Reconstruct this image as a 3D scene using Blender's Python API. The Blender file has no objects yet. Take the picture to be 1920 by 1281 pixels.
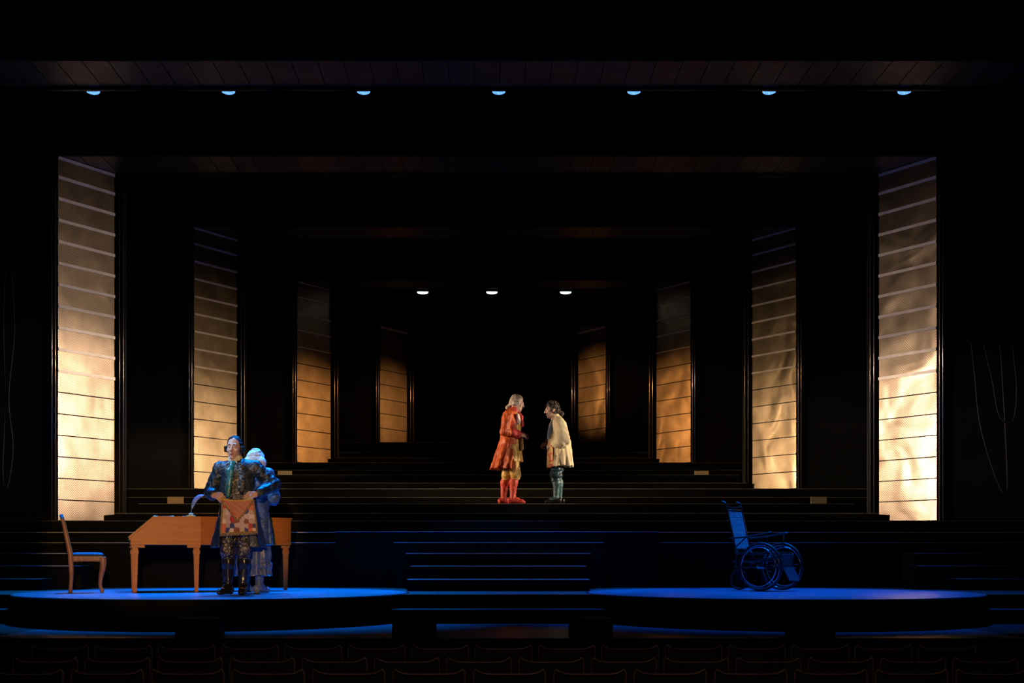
import bpy, bmesh, math, random
import numpy as np
from mathutils import Vector, Matrix, Euler
random.seed(7)
PI = math.pi
SC = bpy.context.scene
COL = SC.collection

# ------------------------------------------------------------------ camera
cam_d = bpy.data.cameras.new('camera')
cam = bpy.data.objects.new('camera', cam_d)
COL.objects.link(cam)
CX, CZ = -0.197, 0.43
cam.location = (CX, 0, CZ)
cam.rotation_euler = (PI / 2, 0, 0)
cam_d.sensor_width = 36.0
cam_d.lens = 2369 / 1920 * 36.0
cam_d.shift_x = (960 - 906) / 1920
cam_d.shift_y = (1040 - 640.5) / 1920
cam_d.clip_end = 200
SC.camera = cam
SC.view_settings.view_transform = 'Standard'
SC.view_settings.look = 'None'
SC.view_settings.gamma = 1.0
SC.view_settings.use_curve_mapping = False
SC.view_settings.exposure = 0.0

# ------------------------------------------------------------------ world and stage lights
w = bpy.data.worlds.new('world'); SC.world = w; w.use_nodes = True
bg = w.node_tree.nodes['Background']
bg.inputs[0].default_value = (0.25, 0.4, 1.0, 1); bg.inputs[1].default_value = 0.0006

def spot(name, loc, target, energy, color, angle, blend=0.5, radius=0.06):
    d = bpy.data.lights.new(name, 'SPOT'); d.energy = energy; d.color = color
    d.spot_size = math.radians(angle); d.spot_blend = blend; d.shadow_soft_size = radius
    o = bpy.data.objects.new(name, d); COL.objects.link(o); o.location = loc
    v = Vector(target) - Vector(loc)
    o.rotation_euler = v.to_track_quat('-Z', 'Y').to_euler()
    return o

WARM1 = (1.0, 0.77, 0.57); WARM2 = (1.0, 0.70, 0.37); AMBER = (1.0, 0.46, 0.13); AMBER2 = (1.0, 0.46, 0.14)
# profile lamps in the wings, each crossing the stage to the metal reveal of a portal opposite
for (lx, ly, lz), (tx, ty, tz), core, wide, col, ca, wa in (
        ((7.5, 16.2, 3.2), (-5.85, 18.0, 2.30), 7000, 1900, WARM1, 14.5, 33), ((-7.5, 16.2, 2.9), (5.85, 18.0, 1.98), 8200, 1800, WARM1, 14, 33),
        ((6.5, 19.6, 2.6), (-4.7, 21.4, 1.8), 4000, 1000, WARM2, 19, 34), ((-6.5, 19.6, 2.7), (4.7, 21.4, 1.9), 4200, 950, WARM2, 18, 34),
        ((5.2, 22.4, 3.4), (-3.4, 23.6, 2.8), 2700, 40, AMBER, 19, 32), ((-5.2, 22.4, 3.4), (3.4, 23.6, 2.9), 2700, 40, AMBER, 19, 32),
        ((3.6, 24.8, 3.6), (-2.0, 26.1, 3.4), 1100, 8, AMBER2, 22, 36), ((-3.6, 24.8, 3.9), (2.0, 26.1, 3.8), 1300, 8, AMBER2, 20, 36)):
    spot('wing_light', (lx, ly, lz), (tx, ty, tz), core, col, ca, 1.0)
    spot('wing_light', (lx, ly, lz + 0.3), (tx, ty, tz + 0.3), wide, col, wa, 1.0)
# low lamp at the front of the auditorium, warm, on the keyboard and its players
spot('front_light', (-1.0, 2.0, 1.6), (-3.75, 14.3, 0.80), 2500, (1.0, 0.57, 0.22), 13.5, 0.35, 0.08)
# follow spots on the figures, the last two an unseen added fill
spot('figure_light', (-6.5, 11.0, 6.5), (-2.75, 13.6, 1.35), 2600, (0.34, 0.62, 1.0), 8, 0.6)
spot('figure_light', (-6.2, 18.45, 3.0), (0.24, 19.40, 2.0), 1500, (1.0, 0.74, 0.48), 17, 0.3)
spot('figure_light', (6.2, 18.45, 3.0), (0.95, 19.40, 2.0), 1500, (1.0, 0.80, 0.58), 19, 0.3)
spot('figure_light', (-7.2, 16.3, 2.5), (0.45, 19.40, 2.0), 620, (1.0, 0.74, 0.48), 13.5, 0.4)
spot('figure_light', (7.2, 16.3, 2.5), (0.75, 19.40, 2.0), 700, (1.0, 0.80, 0.58), 14.5, 0.4)
# unseen fill added over the stalls to lift the seats out of black
spot('seat_fill', (0, 3.0, 4.0), (0, 9.0, -0.6), 75, (1.0, 0.62, 0.5), 85, 1.0, 0.3)

# ------------------------------------------------------------------ materials
MATS = {}
def nodes(name):
    m = bpy.data.materials.new(name); m.use_nodes = True
    nt = m.node_tree; b = nt.nodes['Principled BSDF']
    return m, nt, b
def N(nt, t, **kw):
    n = nt.nodes.new(t)
    for k, v in kw.items():
        setattr(n, k, v)
    return n
def pos(nt, kind='obj', scale=(1, 1, 1)):
    if kind == 'world':
        g = N(nt, 'ShaderNodeNewGeometry'); out = g.outputs['Position']
    else:
        g = N(nt, 'ShaderNodeTexCoord'); out = g.outputs['Object']
    mp = N(nt, 'ShaderNodeMapping'); mp.inputs['Scale'].default_value = scale
    nt.links.new(out, mp.inputs['Vector'])
    return mp.outputs[0]
def plain(name, col, rough=0.5, metal=0.0, spec=0.5, var=0.25, scale=6.0, bump=0.0, bscale=40.0, stretch=(1, 1, 1), col2=None, coat=0.0):
    """a principled material whose colour wanders between two tones with a little relief"""
    if name in MATS: return MATS[name]
    m, nt, b = nodes(name)
    v = pos(nt, 'obj', stretch)
    n = N(nt, 'ShaderNodeTexNoise'); n.inputs['Scale'].default_value = scale; n.inputs['Detail'].default_value = 4
    nt.links.new(v, n.inputs['Vector'])
    r = N(nt, 'ShaderNodeValToRGB')
    c2 = col2 if col2 else tuple(c * (1 - var) for c in col)
    r.color_ramp.elements[0].color = (*c2, 1); r.color_ramp.elements[1].color = (*col, 1)
    r.color_ramp.elements[0].position = 0.35; r.color_ramp.elements[1].position = 0.65
    nt.links.new(n.outputs['Fac'], r.inputs[0]); nt.links.new(r.outputs[0], b.inputs['Base Color'])
    b.inputs['Roughness'].default_value = rough; b.inputs['Metallic'].default_value = metal
    b.inputs['Specular IOR Level'].default_value = spec
    if coat: b.inputs['Coat Weight'].default_value = coat
    if bump:
        n2 = N(nt, 'ShaderNodeTexNoise'); n2.inputs['Scale'].default_value = bscale; n2.inputs['Detail'].default_value = 3
        nt.links.new(v, n2.inputs['Vector'])
        bp = N(nt, 'ShaderNodeBump'); bp.inputs['Strength'].default_value = bump; bp.inputs['Distance'].default_value = 0.02
        nt.links.new(n2.outputs['Fac'], bp.inputs['Height']); nt.links.new(bp.outputs[0], b.inputs['Normal'])
    MATS[name] = m
    return m
def brocade(name, base, thread, scale=30, cover=0.52, rough=0.4, trough=0.3, tmetal=0.6):
    if name in MATS: return MATS[name]
    m, nt, b = nodes(name)
    v = pos(nt)
    n = N(nt, 'ShaderNodeTexNoise'); n.inputs['Scale'].default_value = scale; n.inputs['Detail'].default_value = 2
    n.inputs['Distortion'].default_value = 1.5
    nt.links.new(v, n.inputs['Vector'])
    r = N(nt, 'ShaderNodeValToRGB')
    r.color_ramp.elements[0].position = cover; r.color_ramp.elements[1].position = cover + 0.04
    r.color_ramp.elements[0].color = (0, 0, 0, 1); r.color_ramp.elements[1].color = (1, 1, 1, 1)
    nt.links.new(n.outputs['Fac'], r.inputs[0])
    mx = N(nt, 'ShaderNodeMix', data_type='RGBA')
    mx.inputs[6].default_value = (*base, 1); mx.inputs[7].default_value = (*thread, 1)
    nt.links.new(r.outputs[0], mx.inputs[0]); nt.links.new(mx.outputs[2], b.inputs['Base Color'])
    b.inputs['Roughness'].default_value = rough
    mm = N(nt, 'ShaderNodeMath', operation='MULTIPLY'); mm.inputs[1].default_value = tmetal
    nt.links.new(r.outputs[0], mm.inputs[0]); nt.links.new(mm.outputs[0], b.inputs['Metallic'])
    bp = N(nt, 'ShaderNodeBump'); bp.inputs['Strength'].default_value = 0.6; bp.inputs['Distance'].default_value = 0.01
    nt.links.new(n.outputs['Fac'], bp.inputs['Height']); nt.links.new(bp.outputs[0], b.inputs['Normal'])
    MATS[name] = m
    return m
def wood(name, c1, c2, rough=0.35, stretch=(1.5, 14, 14)):
    if name in MATS: return MATS[name]
    m, nt, b = nodes(name)
    v = pos(nt, 'obj', stretch)
    n = N(nt, 'ShaderNodeTexNoise'); n.inputs['Scale'].default_value = 2.2; n.inputs['Detail'].default_value = 6; n.inputs['Distortion'].default_value = 0.6
    nt.links.new(v, n.inputs['Vector'])
    r = N(nt, 'ShaderNodeValToRGB'); r.color_ramp.elements[0].color = (*c2, 1); r.color_ramp.elements[1].color = (*c1, 1)
    r.color_ramp.elements[0].position = 0.3; r.color_ramp.elements[1].position = 0.7
    nt.links.new(n.outputs['Fac'], r.inputs[0]); nt.links.new(r.outputs[0], b.inputs['Base Color'])
    b.inputs['Roughness'].default_value = rough; b.inputs['Specular IOR Level'].default_value = 0.25
    MATS[name] = m
    return m
def emit(name, col, strength):
    m, nt, b = nodes(name)
    # a lamp lens: a ring of small bright facets
    v = pos(nt, 'obj')
    vo = N(nt, 'ShaderNodeTexVoronoi'); vo.inputs['Scale'].default_value = 45
    nt.links.new(v, vo.inputs['Vector'])
    r = N(nt, 'ShaderNodeMapRange'); r.inputs[1].default_value = 0.0; r.inputs[2].default_value = 0.6
    r.inputs[3].default_value = strength; r.inputs[4].default_value = strength * 0.35
    nt.links.new(vo.outputs['Distance'], r.inputs[0]); nt.links.new(r.outputs[0], b.inputs['Emission Strength'])
    b.inputs['Emission Color'].default_value = (*col, 1); b.inputs['Base Color'].default_value = (0.1, 0.1, 0.1, 1)
    MATS[name] = m
    return m
def sheet_metal(name, col, rough=0.42, wav=0.5, wsc=1.4):
    """perforated, slightly buckled sheet metal"""
    m, nt, b = nodes(name)
    g = N(nt, 'ShaderNodeNewGeometry')
    sp = N(nt, 'ShaderNodeSeparateXYZ'); nt.links.new(g.outputs['Position'], sp.inputs[0])
    def math_(op, a, b_=None):
        x = N(nt, 'ShaderNodeMath', operation=op)
        for i, q in enumerate((a, b_)):
            if q is None: continue
            if isinstance(q, (int, float)): x.inputs[i].default_value = q
            else: nt.links.new(q, x.inputs[i])
        return x.outputs[0]
    u = math_('MULTIPLY', sp.outputs[1], 1.15); u = math_('ADD', u, math_('MULTIPLY', sp.outputs[0], 0.0))
    K = PI / 0.036
    a = math_('ABSOLUTE', math_('SINE', math_('MULTIPLY', math_('ADD', u, sp.outputs[2]), K)))
    c = math_('ABSOLUTE', math_('SINE', math_('MULTIPLY', math_('SUBTRACT', u, sp.outputs[2]), K)))
    hole = math_('MINIMUM', a, c)                    # diagonal wires round diamond openings
    big = N(nt, 'ShaderNodeTexNoise'); big.inputs['Scale'].default_value = wsc; big.inputs['Detail'].default_value = 1.5; big.inputs['Distortion'].default_value = 0.6
    nt.links.new(g.outputs['Position'], big.inputs['Vector'])
    rp = N(nt, 'ShaderNodeMapRange'); rp.inputs[1].default_value = 0.15; rp.inputs[2].default_value = 0.85
    rp.inputs[3].default_value = 1.0; rp.inputs[4].default_value = 0.30
    nt.links.new(hole, rp.inputs[0])
    smn = N(nt, 'ShaderNodeTexNoise'); smn.inputs['Scale'].default_value = 5; smn.inputs['Detail'].default_value = 5
    nt.links.new(g.outputs['Position'], smn.inputs['Vector'])
    rs = N(nt, 'ShaderNodeMapRange'); rs.inputs[1].default_value = 0.3; rs.inputs[2].default_value = 0.7; rs.inputs[3].default_value = 0.75; rs.inputs[4].default_value = 1.05
    nt.links.new(smn.outputs['Fac'], rs.inputs[0])
    mul = math_('MULTIPLY', rp.outputs[0], rs.outputs[0])
    mx = N(nt, 'ShaderNodeMix', data_type='RGBA'); mx.inputs[6].default_value = (0, 0, 0, 1); mx.inputs[7].default_value = (*col, 1)
    nt.links.new(mul, mx.inputs[0]); nt.links.new(mx.outputs[2], b.inputs['Base Color'])
    b.inputs['Metallic'].default_value = 0.96; b.inputs['Roughness'].default_value = rough
    bp1 = N(nt, 'ShaderNodeBump'); bp1.inputs['Strength'].default_value = wav; bp1.inputs['Distance'].default_value = 0.12
    nt.links.new(big.outputs['Fac'], bp1.inputs['Height'])
    nt.links.new(bp1.outputs[0], b.inputs['Normal'])
    MATS[name] = m
    return m

BLACK = plain('black_paint', (0.010, 0.010, 0.011), 0.7, spec=0.15, var=0.4, scale=1.5)
VELVET = plain('black_velour', (0.004, 0.004, 0.004), 0.95, spec=0.03, var=0.4, scale=2)
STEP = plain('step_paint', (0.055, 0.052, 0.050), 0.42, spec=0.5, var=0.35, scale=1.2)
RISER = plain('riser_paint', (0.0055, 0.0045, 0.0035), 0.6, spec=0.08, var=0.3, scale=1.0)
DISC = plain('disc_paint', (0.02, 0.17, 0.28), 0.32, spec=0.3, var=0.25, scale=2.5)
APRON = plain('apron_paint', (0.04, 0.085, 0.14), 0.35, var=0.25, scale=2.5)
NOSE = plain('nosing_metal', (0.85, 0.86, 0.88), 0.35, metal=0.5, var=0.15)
NOSE_M = plain('half_lit_nosing', (0.28, 0.26, 0.24), 0.45, metal=0.3, var=0.3)  # same nosing, colour raised to replace light missing on this edge
NOSE_D = plain('dark_nosing', (0.13, 0.12, 0.11), 0.5, metal=0.0, var=0.3)  # same nosing, colour darkened so lamp spill upstage stays faint
TRIM = plain('trim_metal', (0.55, 0.47, 0.38), 0.28, metal=0.9, var=0.3)
LEDGE = plain('ledge_metal', (0.92, 0.78, 0.66), 0.5, metal=0.0, var=0.15)
SHEET = sheet_metal('perforated_sheet', (0.45, 0.345, 0.255), 0.36, 0.12)
SHEET_R = sheet_metal('buckled_sheet', (0.45, 0.345, 0.255), 0.33, 0.30)
SOFFIT = sheet_metal('soffit_sheet', (0.30, 0.28, 0.28), 0.4, 0.12)
DARKMETAL = plain('dark_metal', (0.03, 0.03, 0.035), 0.35, metal=0.8)
CHROME = plain('chrome', (0.6, 0.6, 0.62), 0.15, metal=1.0, var=0.1)
RUBBER = plain('rubber', (0.012, 0.012, 0.013), 0.5, var=0.2)
TAN = plain('tan_panel_paint', (0.66, 0.49, 0.28), 0.6, var=0.15)
HWOOD = wood('honey_wood', (0.62, 0.17, 0.007), (0.48, 0.115, 0.004), 0.38)
HWOOD_V = wood('honey_wood_upright', (0.62, 0.17, 0.007), (0.48, 0.115, 0.004), 0.38, (14, 14, 1.5))
CWOOD = wood('chair_wood', (0.42, 0.17, 0.045), (0.24, 0.08, 0.02), 0.3, (14, 14, 2))
BLUEFAB = plain('blue_upholstery', (0.02, 0.035, 0.10), 0.55, spec=0.4, var=0.2, bump=0.3, bscale=200)
PAPER = plain('paper', (0.7, 0.68, 0.6), 0.7, var=0.08)

# ------------------------------------------------------------------ mesh helpers
def link(o, parent=None):
    COL.objects.link(o)
    if parent is not None: o.parent = parent
    return o
def from_bm(name, bm, mat, parent=None, smooth=False, loc=None):
    bmesh.ops.recalc_face_normals(bm, faces=bm.faces)
    me = bpy.data.meshes.new(name); bm.to_mesh(me); bm.free()
    me.materials.append(mat)
    if smooth:
        for p in me.polygons: p.use_smooth = True
    o = bpy.data.objects.new(name, me)
    if loc is not None: o.location = loc
    return link(o, parent)
def tag(o, label=None, cat=None, group=None, kind=None):
    if label: o['label'] = label
    if cat: o['category'] = cat
    if group: o['group'] = group
    if kind: o['kind'] = kind
    return o
def thing(name, label, cat, loc=(0, 0, 0), rz=0, group=None):
    o = bpy.data.objects.new(name, None); o.location = loc; o.rotation_euler = (0, 0, rz); o.empty_display_size = 0.1
    return tag(link(o), label, cat, group)
def add_box(bm, lo, hi, M=None, bevel=0.0):
    r = bmesh.ops.create_cube(bm, size=1.0)
    vs = r['verts']
    for v in vs:
        v.co = Vector(((lo[i] + hi[i]) / 2 + v.co[i] * (hi[i] - lo[i]) for i in range(3)))
    if bevel:
        es = list({e for v in vs for e in v.link_edges})
        q = bmesh.ops.bevel(bm, geom=es, offset=bevel, segments=2, affect='EDGES', profile=0.5)
        vs = [v for v in q['verts']]
    if M is not None:
        for v in vs: v.co = M @ v.co
    return vs
def box(name, lo, hi, mat, parent=None, bevel=0.0, M=None):
    bm = bmesh.new(); add_box(bm, lo, hi, M, bevel)
    return from_bm(name, bm, mat, parent)
def add_tube(bm, pts, rad, seg=10, closed=False, flat=1.0, up=None):
    """sweep of a circle (or an ellipse, flat<1) along points; rad a number or a list"""
    pts = [Vector(p) for p in pts]; n = len(pts)
    rads = rad if isinstance(rad, (list, tuple)) else [rad] * n
    rings = []; ref = Vector(up) if up else None
    prev = None
    for i, p in enumerate(pts):
        if closed: t = pts[(i + 1) % n] - pts[i - 1]
        else: t = pts[min(i + 1, n - 1)] - pts[max(i - 1, 0)]
        t.normalize()
        if ref is not None: a = ref - t * ref.dot(t)
        elif prev is not None: a = prev - t * prev.dot(t)
        else: a = t.orthogonal()
        if a.length < 1e-6: a = t.orthogonal()
        a.normalize(); prev = a; b = t.cross(a)
        ring = [bm.verts.new(p + (a * math.cos(2 * PI * k / seg) + b * math.sin(2 * PI * k / seg) * flat) * rads[i]) for k in range(seg)]
        rings.append(ring)
    m = n if closed else n - 1
    for i in range(m):
        A, B = rings[i], rings[(i + 1) % n]
        for k in range(seg):
            bm.faces.new((A[k], A[(k + 1) % seg], B[(k + 1) % seg], B[k]))
    if not closed:
        bm.faces.new(rings[0][::-1]); bm.faces.new(rings[-1])
def tube(name, pts, rad, mat, parent=None, seg=10, closed=False, flat=1.0, up=None):
    bm = bmesh.new(); add_tube(bm, pts, rad, seg, closed, flat, up)
    return from_bm(name, bm, mat, parent, True)
def spline(pts, n=8):
    """Catmull-Rom through points (tuples of any length)"""
    P = [np.array(p, float) for p in pts]; P = [2 * P[0] - P[1]] + P + [2 * P[-1] - P[-2]]
    out = []
    for i in range(1, len(P) - 2):
        for k in range(n):
            t = k / n
            out.append(0.5 * (2 * P[i] + (P[i + 1] - P[i - 1]) * t + (2 * P[i - 1] - 5 * P[i] + 4 * P[i + 1] - P[i + 2]) * t ** 2 + (3 * P[i] - P[i - 1] - 3 * P[i + 1] + P[i + 2]) * t ** 3))
    out.append(P[-2])
    return out
def add_lathe(bm, prof, seg=24, axis='Z', c=(0, 0, 0)):
    rings = []
    for r, h in prof:
        ring = []
        for k in range(seg):
            a = 2 * PI * k / seg
            if axis == 'Z': p = (r * math.cos(a), r * math.sin(a), h)
            elif axis == 'Y': p = (r * math.cos(a), h, r * math.sin(a))
            else: p = (h, r * math.cos(a), r * math.sin(a))
            ring.append(bm.verts.new(Vector(p) + Vector(c)))
        rings.append(ring)
    for A, B in zip(rings, rings[1:]):
        for k in range(seg): bm.faces.new((A[k], A[(k + 1) % seg], B[(k + 1) % seg], B[k]))
    bm.faces.new(rings[0][::-1]); bm.faces.new(rings[-1])
def lathe(name, prof, mat, parent=None, seg=24, axis='Z', c=(0, 0, 0), smooth=True):
    bm = bmesh.new(); add_lathe(bm, prof, seg, axis, c)
    return from_bm(name, bm, mat, parent, smooth)
def prism(name, poly, z0, z1, mat, parent=None):
    bm = bmesh.new()
    a = [bm.verts.new((x, y, z0)) for x, y in poly]; b = [bm.verts.new((x, y, z1)) for x, y in poly]
    bm.faces.new(a[::-1]); bm.faces.new(b)
    n = len(poly)
    for i in range(n): bm.faces.new((a[i], a[(i + 1) % n], b[(i + 1) % n], b[i]))
    return from_bm(name, bm, mat, parent)
def profile(name, poly, x0, x1, mat, parent=None):
    """outline in (y, z) swept along x"""
    bm = bmesh.new()
    a = [bm.verts.new((x0, y, z)) for y, z in poly]; b = [bm.verts.new((x1, y, z)) for y, z in poly]
    bm.faces.new(a); bm.faces.new(b[::-1])
    n = len(poly)
    for i in range(n): bm.faces.new((a[i], b[i], b[(i + 1) % n], a[(i + 1) % n]))
    return from_bm(name, bm, mat, parent)
def copy_tree(o, parent=None):
    c = o.copy(); COL.objects.link(c); c.parent = parent
    for ch in list(o.children): copy_tree(ch, c)
    return c
def copy_obj(o, parent, loc=None):
    c = o.copy(); COL.objects.link(c); c.parent = parent
    if loc is not None: c.location = loc
    return c

# ------------------------------------------------------------------ the setting: floors and steps
def struct(o, label=None): return tag(o, label, kind='structure')
struct(box('floor_auditorium', (-12, -3, -1.35), (12, 10.99, -1.205), BLACK), 'black auditorium floor under the seats')
ap = struct(box('floor_apron', (-4.55, 11.0, -1.25), (4.55, 16.6, -0.301), BLACK), 'low stage apron in front of the two round platforms')
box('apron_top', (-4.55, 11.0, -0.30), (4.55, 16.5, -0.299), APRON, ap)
struct(box('floor_side_stage', (-12, 11.6, -1.25), (-4.56, 16.6, -0.30), BLACK))
struct(box('floor_side_stage', (4.56, 11.6, -1.25), (12, 16.6, -0.30), BLACK))
DL, DR, DY, DRAD = (-3.2), 3.13, 14.15, 2.16
def notch(xc, y0, r, n=40):
    """points along the back arc of a disc from its left to its right crossing of the line y=y0"""
    d = y0 - DY; hx = math.sqrt(r * r - d * d); a0 = math.atan2(d, -hx); a1 = math.atan2(d, hx)
    if a0 < 0: a0 += 2 * PI
    return [(xc + r * math.cos(a0 + (a1 - a0) * k / n), DY + r * math.sin(a0 + (a1 - a0) * k / n)) for k in range(n + 1)]
def terrace(name, y0, z0, z1, top_mat):
    r = DRAD + 0.012
    poly = [(-12, y0)] + notch(DL, y0, r) + notch(DR, y0, r) + [(12, y0), (12, 16.6), (-12, 16.6)]
    o = prism(name, poly, z0, z1, top_mat)
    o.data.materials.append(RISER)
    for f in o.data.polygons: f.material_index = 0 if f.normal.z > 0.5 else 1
    return o
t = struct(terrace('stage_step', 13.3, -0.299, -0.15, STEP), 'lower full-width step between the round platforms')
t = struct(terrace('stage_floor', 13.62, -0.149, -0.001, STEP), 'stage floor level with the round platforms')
for xc, lab in ((DL, 'round blue-lit platform carrying the chair and keyboard instrument'), (DR, 'round blue-lit platform carrying the wheelchair')):
    bm = bmesh.new(); add_lathe(bm, [(DRAD, -0.298), (DRAD, -0.012), (DRAD - 0.012, 0.0)], 128, c=(xc, DY, 0))
    d = from_bm('round_platform', bm, VELVET); tag(d, lab, 'platform', 'two round stage platforms')
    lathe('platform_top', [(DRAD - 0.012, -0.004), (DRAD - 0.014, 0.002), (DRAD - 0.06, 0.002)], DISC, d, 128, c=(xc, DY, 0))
    for rr in (DRAD - 0.14, DRAD - 0.30):
        tube('ring_trim', [(xc + rr * math.cos(k * PI / 48), DY + rr * math.sin(k * PI / 48), -0.0035) for k in range(96)], 0.006, NOSE, d, 6, True)

def step(y0, y1, z, x0, x1, zb, label=None, nose=True, mat=None):
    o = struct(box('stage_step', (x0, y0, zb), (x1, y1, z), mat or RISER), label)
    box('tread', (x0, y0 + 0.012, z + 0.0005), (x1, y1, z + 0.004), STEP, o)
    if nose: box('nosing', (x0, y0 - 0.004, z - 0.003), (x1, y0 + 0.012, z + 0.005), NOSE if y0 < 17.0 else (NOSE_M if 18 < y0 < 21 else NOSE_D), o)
    return o
# central stair between the discs
step(14.81, 15.19, 0.136, -1.09, 1.05, 0.0, 'lowest central step between the round platforms')
step(15.19, 15.69, 0.289, -1.08, 1.04, 0.0, 'second central step up between the platforms')
step(15.69, 16.12, 0.443, -1.16, 1.14, 0.0, 'third central step up between the platforms')
step(16.12, 16.44, 0.580, -1.34, 1.34, 0.0, 'fourth central step, wider than those below')
# side stairs in the wings
for sx, side in ((-1, 'left'), (1, 'right')):
    for y0, y1, z, xi in ((15.1, 15.5, 0.136, 5.47), (15.5, 15.95, 0.289, 5.13), (15.95, 16.44, 0.443, 5.25)):
        a, b = sorted((sx * xi, sx * 9.0))
        step(y0, y1, z, a, b, 0.0)
# full-width terraces
step(16.62, 16.9, 0.583, -12, 12, -1.25, 'wide terrace edge behind the round platforms')
step(16.50, 16.62, 0.726, -2.13, 2.10, 0.0, 'broad central step above the narrow stair')
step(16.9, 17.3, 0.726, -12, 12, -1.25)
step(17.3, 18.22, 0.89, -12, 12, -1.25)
step(18.22, 19.25, 1.022, -5.5, 5.5, 0.8)
step(19.25, 20.42, 1.202, -5.45, 5.45, 0.8, 'platform edge on which the two upstage figures stand')
step(20.42, 20.87, 1.352, -9, 9, 0.8)
step(20.87, 21.75, 1.515, -9, 9, 0.8)
step(21.75, 22.35, 1.660, -4.35, 4.35, 1.3)
step(22.35, 22.8, 1.836, -4.35, 4.35, 1.3)
step(22.8, 23.2, 1.950, -4.6, 4.6, 1.3)
step(23.2, 23.95, 2.116, -7, 7, 1.3)
for k, (y0, y1) in enumerate(((23.95, 24.5), (24.5, 25.1), (25.1, 25.7))):
    step(y0, y1, 2.26 + 0.15 * k, -3.0, 3.0, 1.5)
step(25.7, 30.0, 2.71, -6, 6, 1.5)
struct(box('wall_back', (-8, 30.0, 0), (8, 30.1, 9), VELVET), 'black backdrop')
struct(box('ceiling', (-13, 11.5, 9.4), (13, 30.2, 9.5), VELVET))
for sx, nm in ((-1, 'wall_left'), (1, 'wall_right')):
    struct(box(nm, (sx * 12.5 - 0.05, 11.5, -1.25), (sx * 12.5 + 0.05, 30.2, 9.4), VELVET))

# ------------------------------------------------------------------ nested portals with metal reveals
def portal(label, y0, y1, w0, w1, zb, zt, outer, top, zwide=9.0, hw=0.042, mats=(SHEET, SHEET_R)):
    T = thing('stage_portal', label, 'portal', (0, 0, zb), 0, 'nested stage portals')
    H = zt - zb
    # black flats: two legs and a header
    for sx in (-1, 1):
        a, b = sorted((sx * (w0 + 0.02), sx * outer)); box('leg_flat', (a, y0, 0), (b, y0 + 0.06, H), BLACK, T)
        # back jamb with two bright edges
        a, b = sorted((sx * w1, sx * (w1 - 0.15))); box('jamb', (a, y1 + 0.005, 0), (b, y1 + 0.09, H), BLACK, T)
        for q in (0.075, 0.13): tube('edge_trim', [(sx * (w1 - q), y1 - 0.004, 0), (sx * (w1 - q), y1 - 0.004, H)], 0.007, TRIM, T, 10)
        for q in (0.030, 0.075): tube('edge_trim', [(sx * (w0 + q), y0 - 0.008, 0), (sx * (w0 + q), y0 - 0.008, H)], 0.007, TRIM, T, 10)
    box('header_flat', (-outer, y0, H), (outer, y0 + 0.06, top - zb), BLACK, T)
    box('rear_rail', (-w1, y1, H - 0.035), (w1, y1 + 0.05, H - 0.004), DARKMETAL, T)
    # splayed side reveals
    for s, sx in enumerate((-1, 1)):
        A = Vector((sx * w0, y0 + 0.02, 0)); B = Vector((sx * w1, y1, 0)); L = (B - A).length
        tdir = (B - A) / L; nrm = Vector((-sx * tdir.y, sx * tdir.x, 0))      # towards the stage
        M = Matrix((( tdir.x, nrm.x, 0, A.x), (tdir.y, nrm.y, 0, A.y), (0, 0, 1, 0), (0, 0, 0, 1)))
        P = box('side_panel', (0, -0.06, 0), (L, -0.012, H), BLACK, T, M=M)
        rows = int(round(H / 0.3)); rh = H / rows
        plate = None; ledge = None
        for k in range(rows):
            zk = H - (k + 1) * rh
            if plate is None:
                bm = bmesh.new(); add_box(bm, (0.002, -0.010, 0.004), (L - 0.002, 0.0, rh - 0.004), M)
                plate = from_bm('metal_plate', bm, mats[s], P, loc=(0, 0, zk))
                pair = []
                for hh in (hw, 0.012):  # wide upper ledges pale as if lit, thin lower ones painted black as shade
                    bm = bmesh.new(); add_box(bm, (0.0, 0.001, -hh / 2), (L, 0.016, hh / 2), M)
                    pair.append(from_bm('ledge' if hh == hw else 'shaded_ledge', bm, LEDGE if hh == hw else BLACK, P, loc=(0, 0, H - 0.03 if hh == hw else 0.008)))
            else: copy_obj(plate, P, (0, 0, zk))
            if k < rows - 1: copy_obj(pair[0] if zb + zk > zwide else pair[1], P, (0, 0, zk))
    # soffit of metal strips
    S = box('soffit', (-w0, y0 + 0.02, H + 0.012), (w0, y1, H + 0.05), BLACK, T)
    n = int(round(2 * w0 / 0.3)); sw = 2 * w0 / n; st = None
    for k in range(n):
        if st is None:
            st = box('soffit_strip', (0.006, y0 + 0.025, H), (sw - 0.006, y1 - 0.005, H + 0.01), SOFFIT, S); st.location = (-w0, 0, 0)
        else: copy_obj(st, S, (-w0 + k * sw, 0, 0))
    return T
portal('outermost stage portal, only its ceiling strip seen above the blue lamps', 14.53, 15.40, 7.25, 6.75, -0.0, 6.13, 11.5, 9.3)
portal('largest stage portal with full metal sides, nearest the round platforms', 17.55, 18.41, 6.11, 5.57, 0.894, 5.98, 11.5, 9.3, 2.75, 0.042)
portal('second stage portal inward, its metal sides pale gold', 20.96, 21.81, 5.0, 4.45, 1.52, 5.88, 9.0, 9.3, 3.3, 0.032)
portal('third stage portal inward, its metal sides amber, white lamps behind', 23.23, 24.05, 3.62, 3.10, 2.12, 5.48, 7.0, 9.3, 4.0, 0.022)
portal('fourth stage portal inward, dim copper metal sides', 25.75, 26.53, 2.30, 1.80, 2.714, 5.10, 6.0, 9.3)
portal('innermost and darkest stage portal behind the two upstage figures', 28.2, 28.9, 1.58, 1.22, 2.714, 4.95, 6.0, 9.3)

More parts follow.
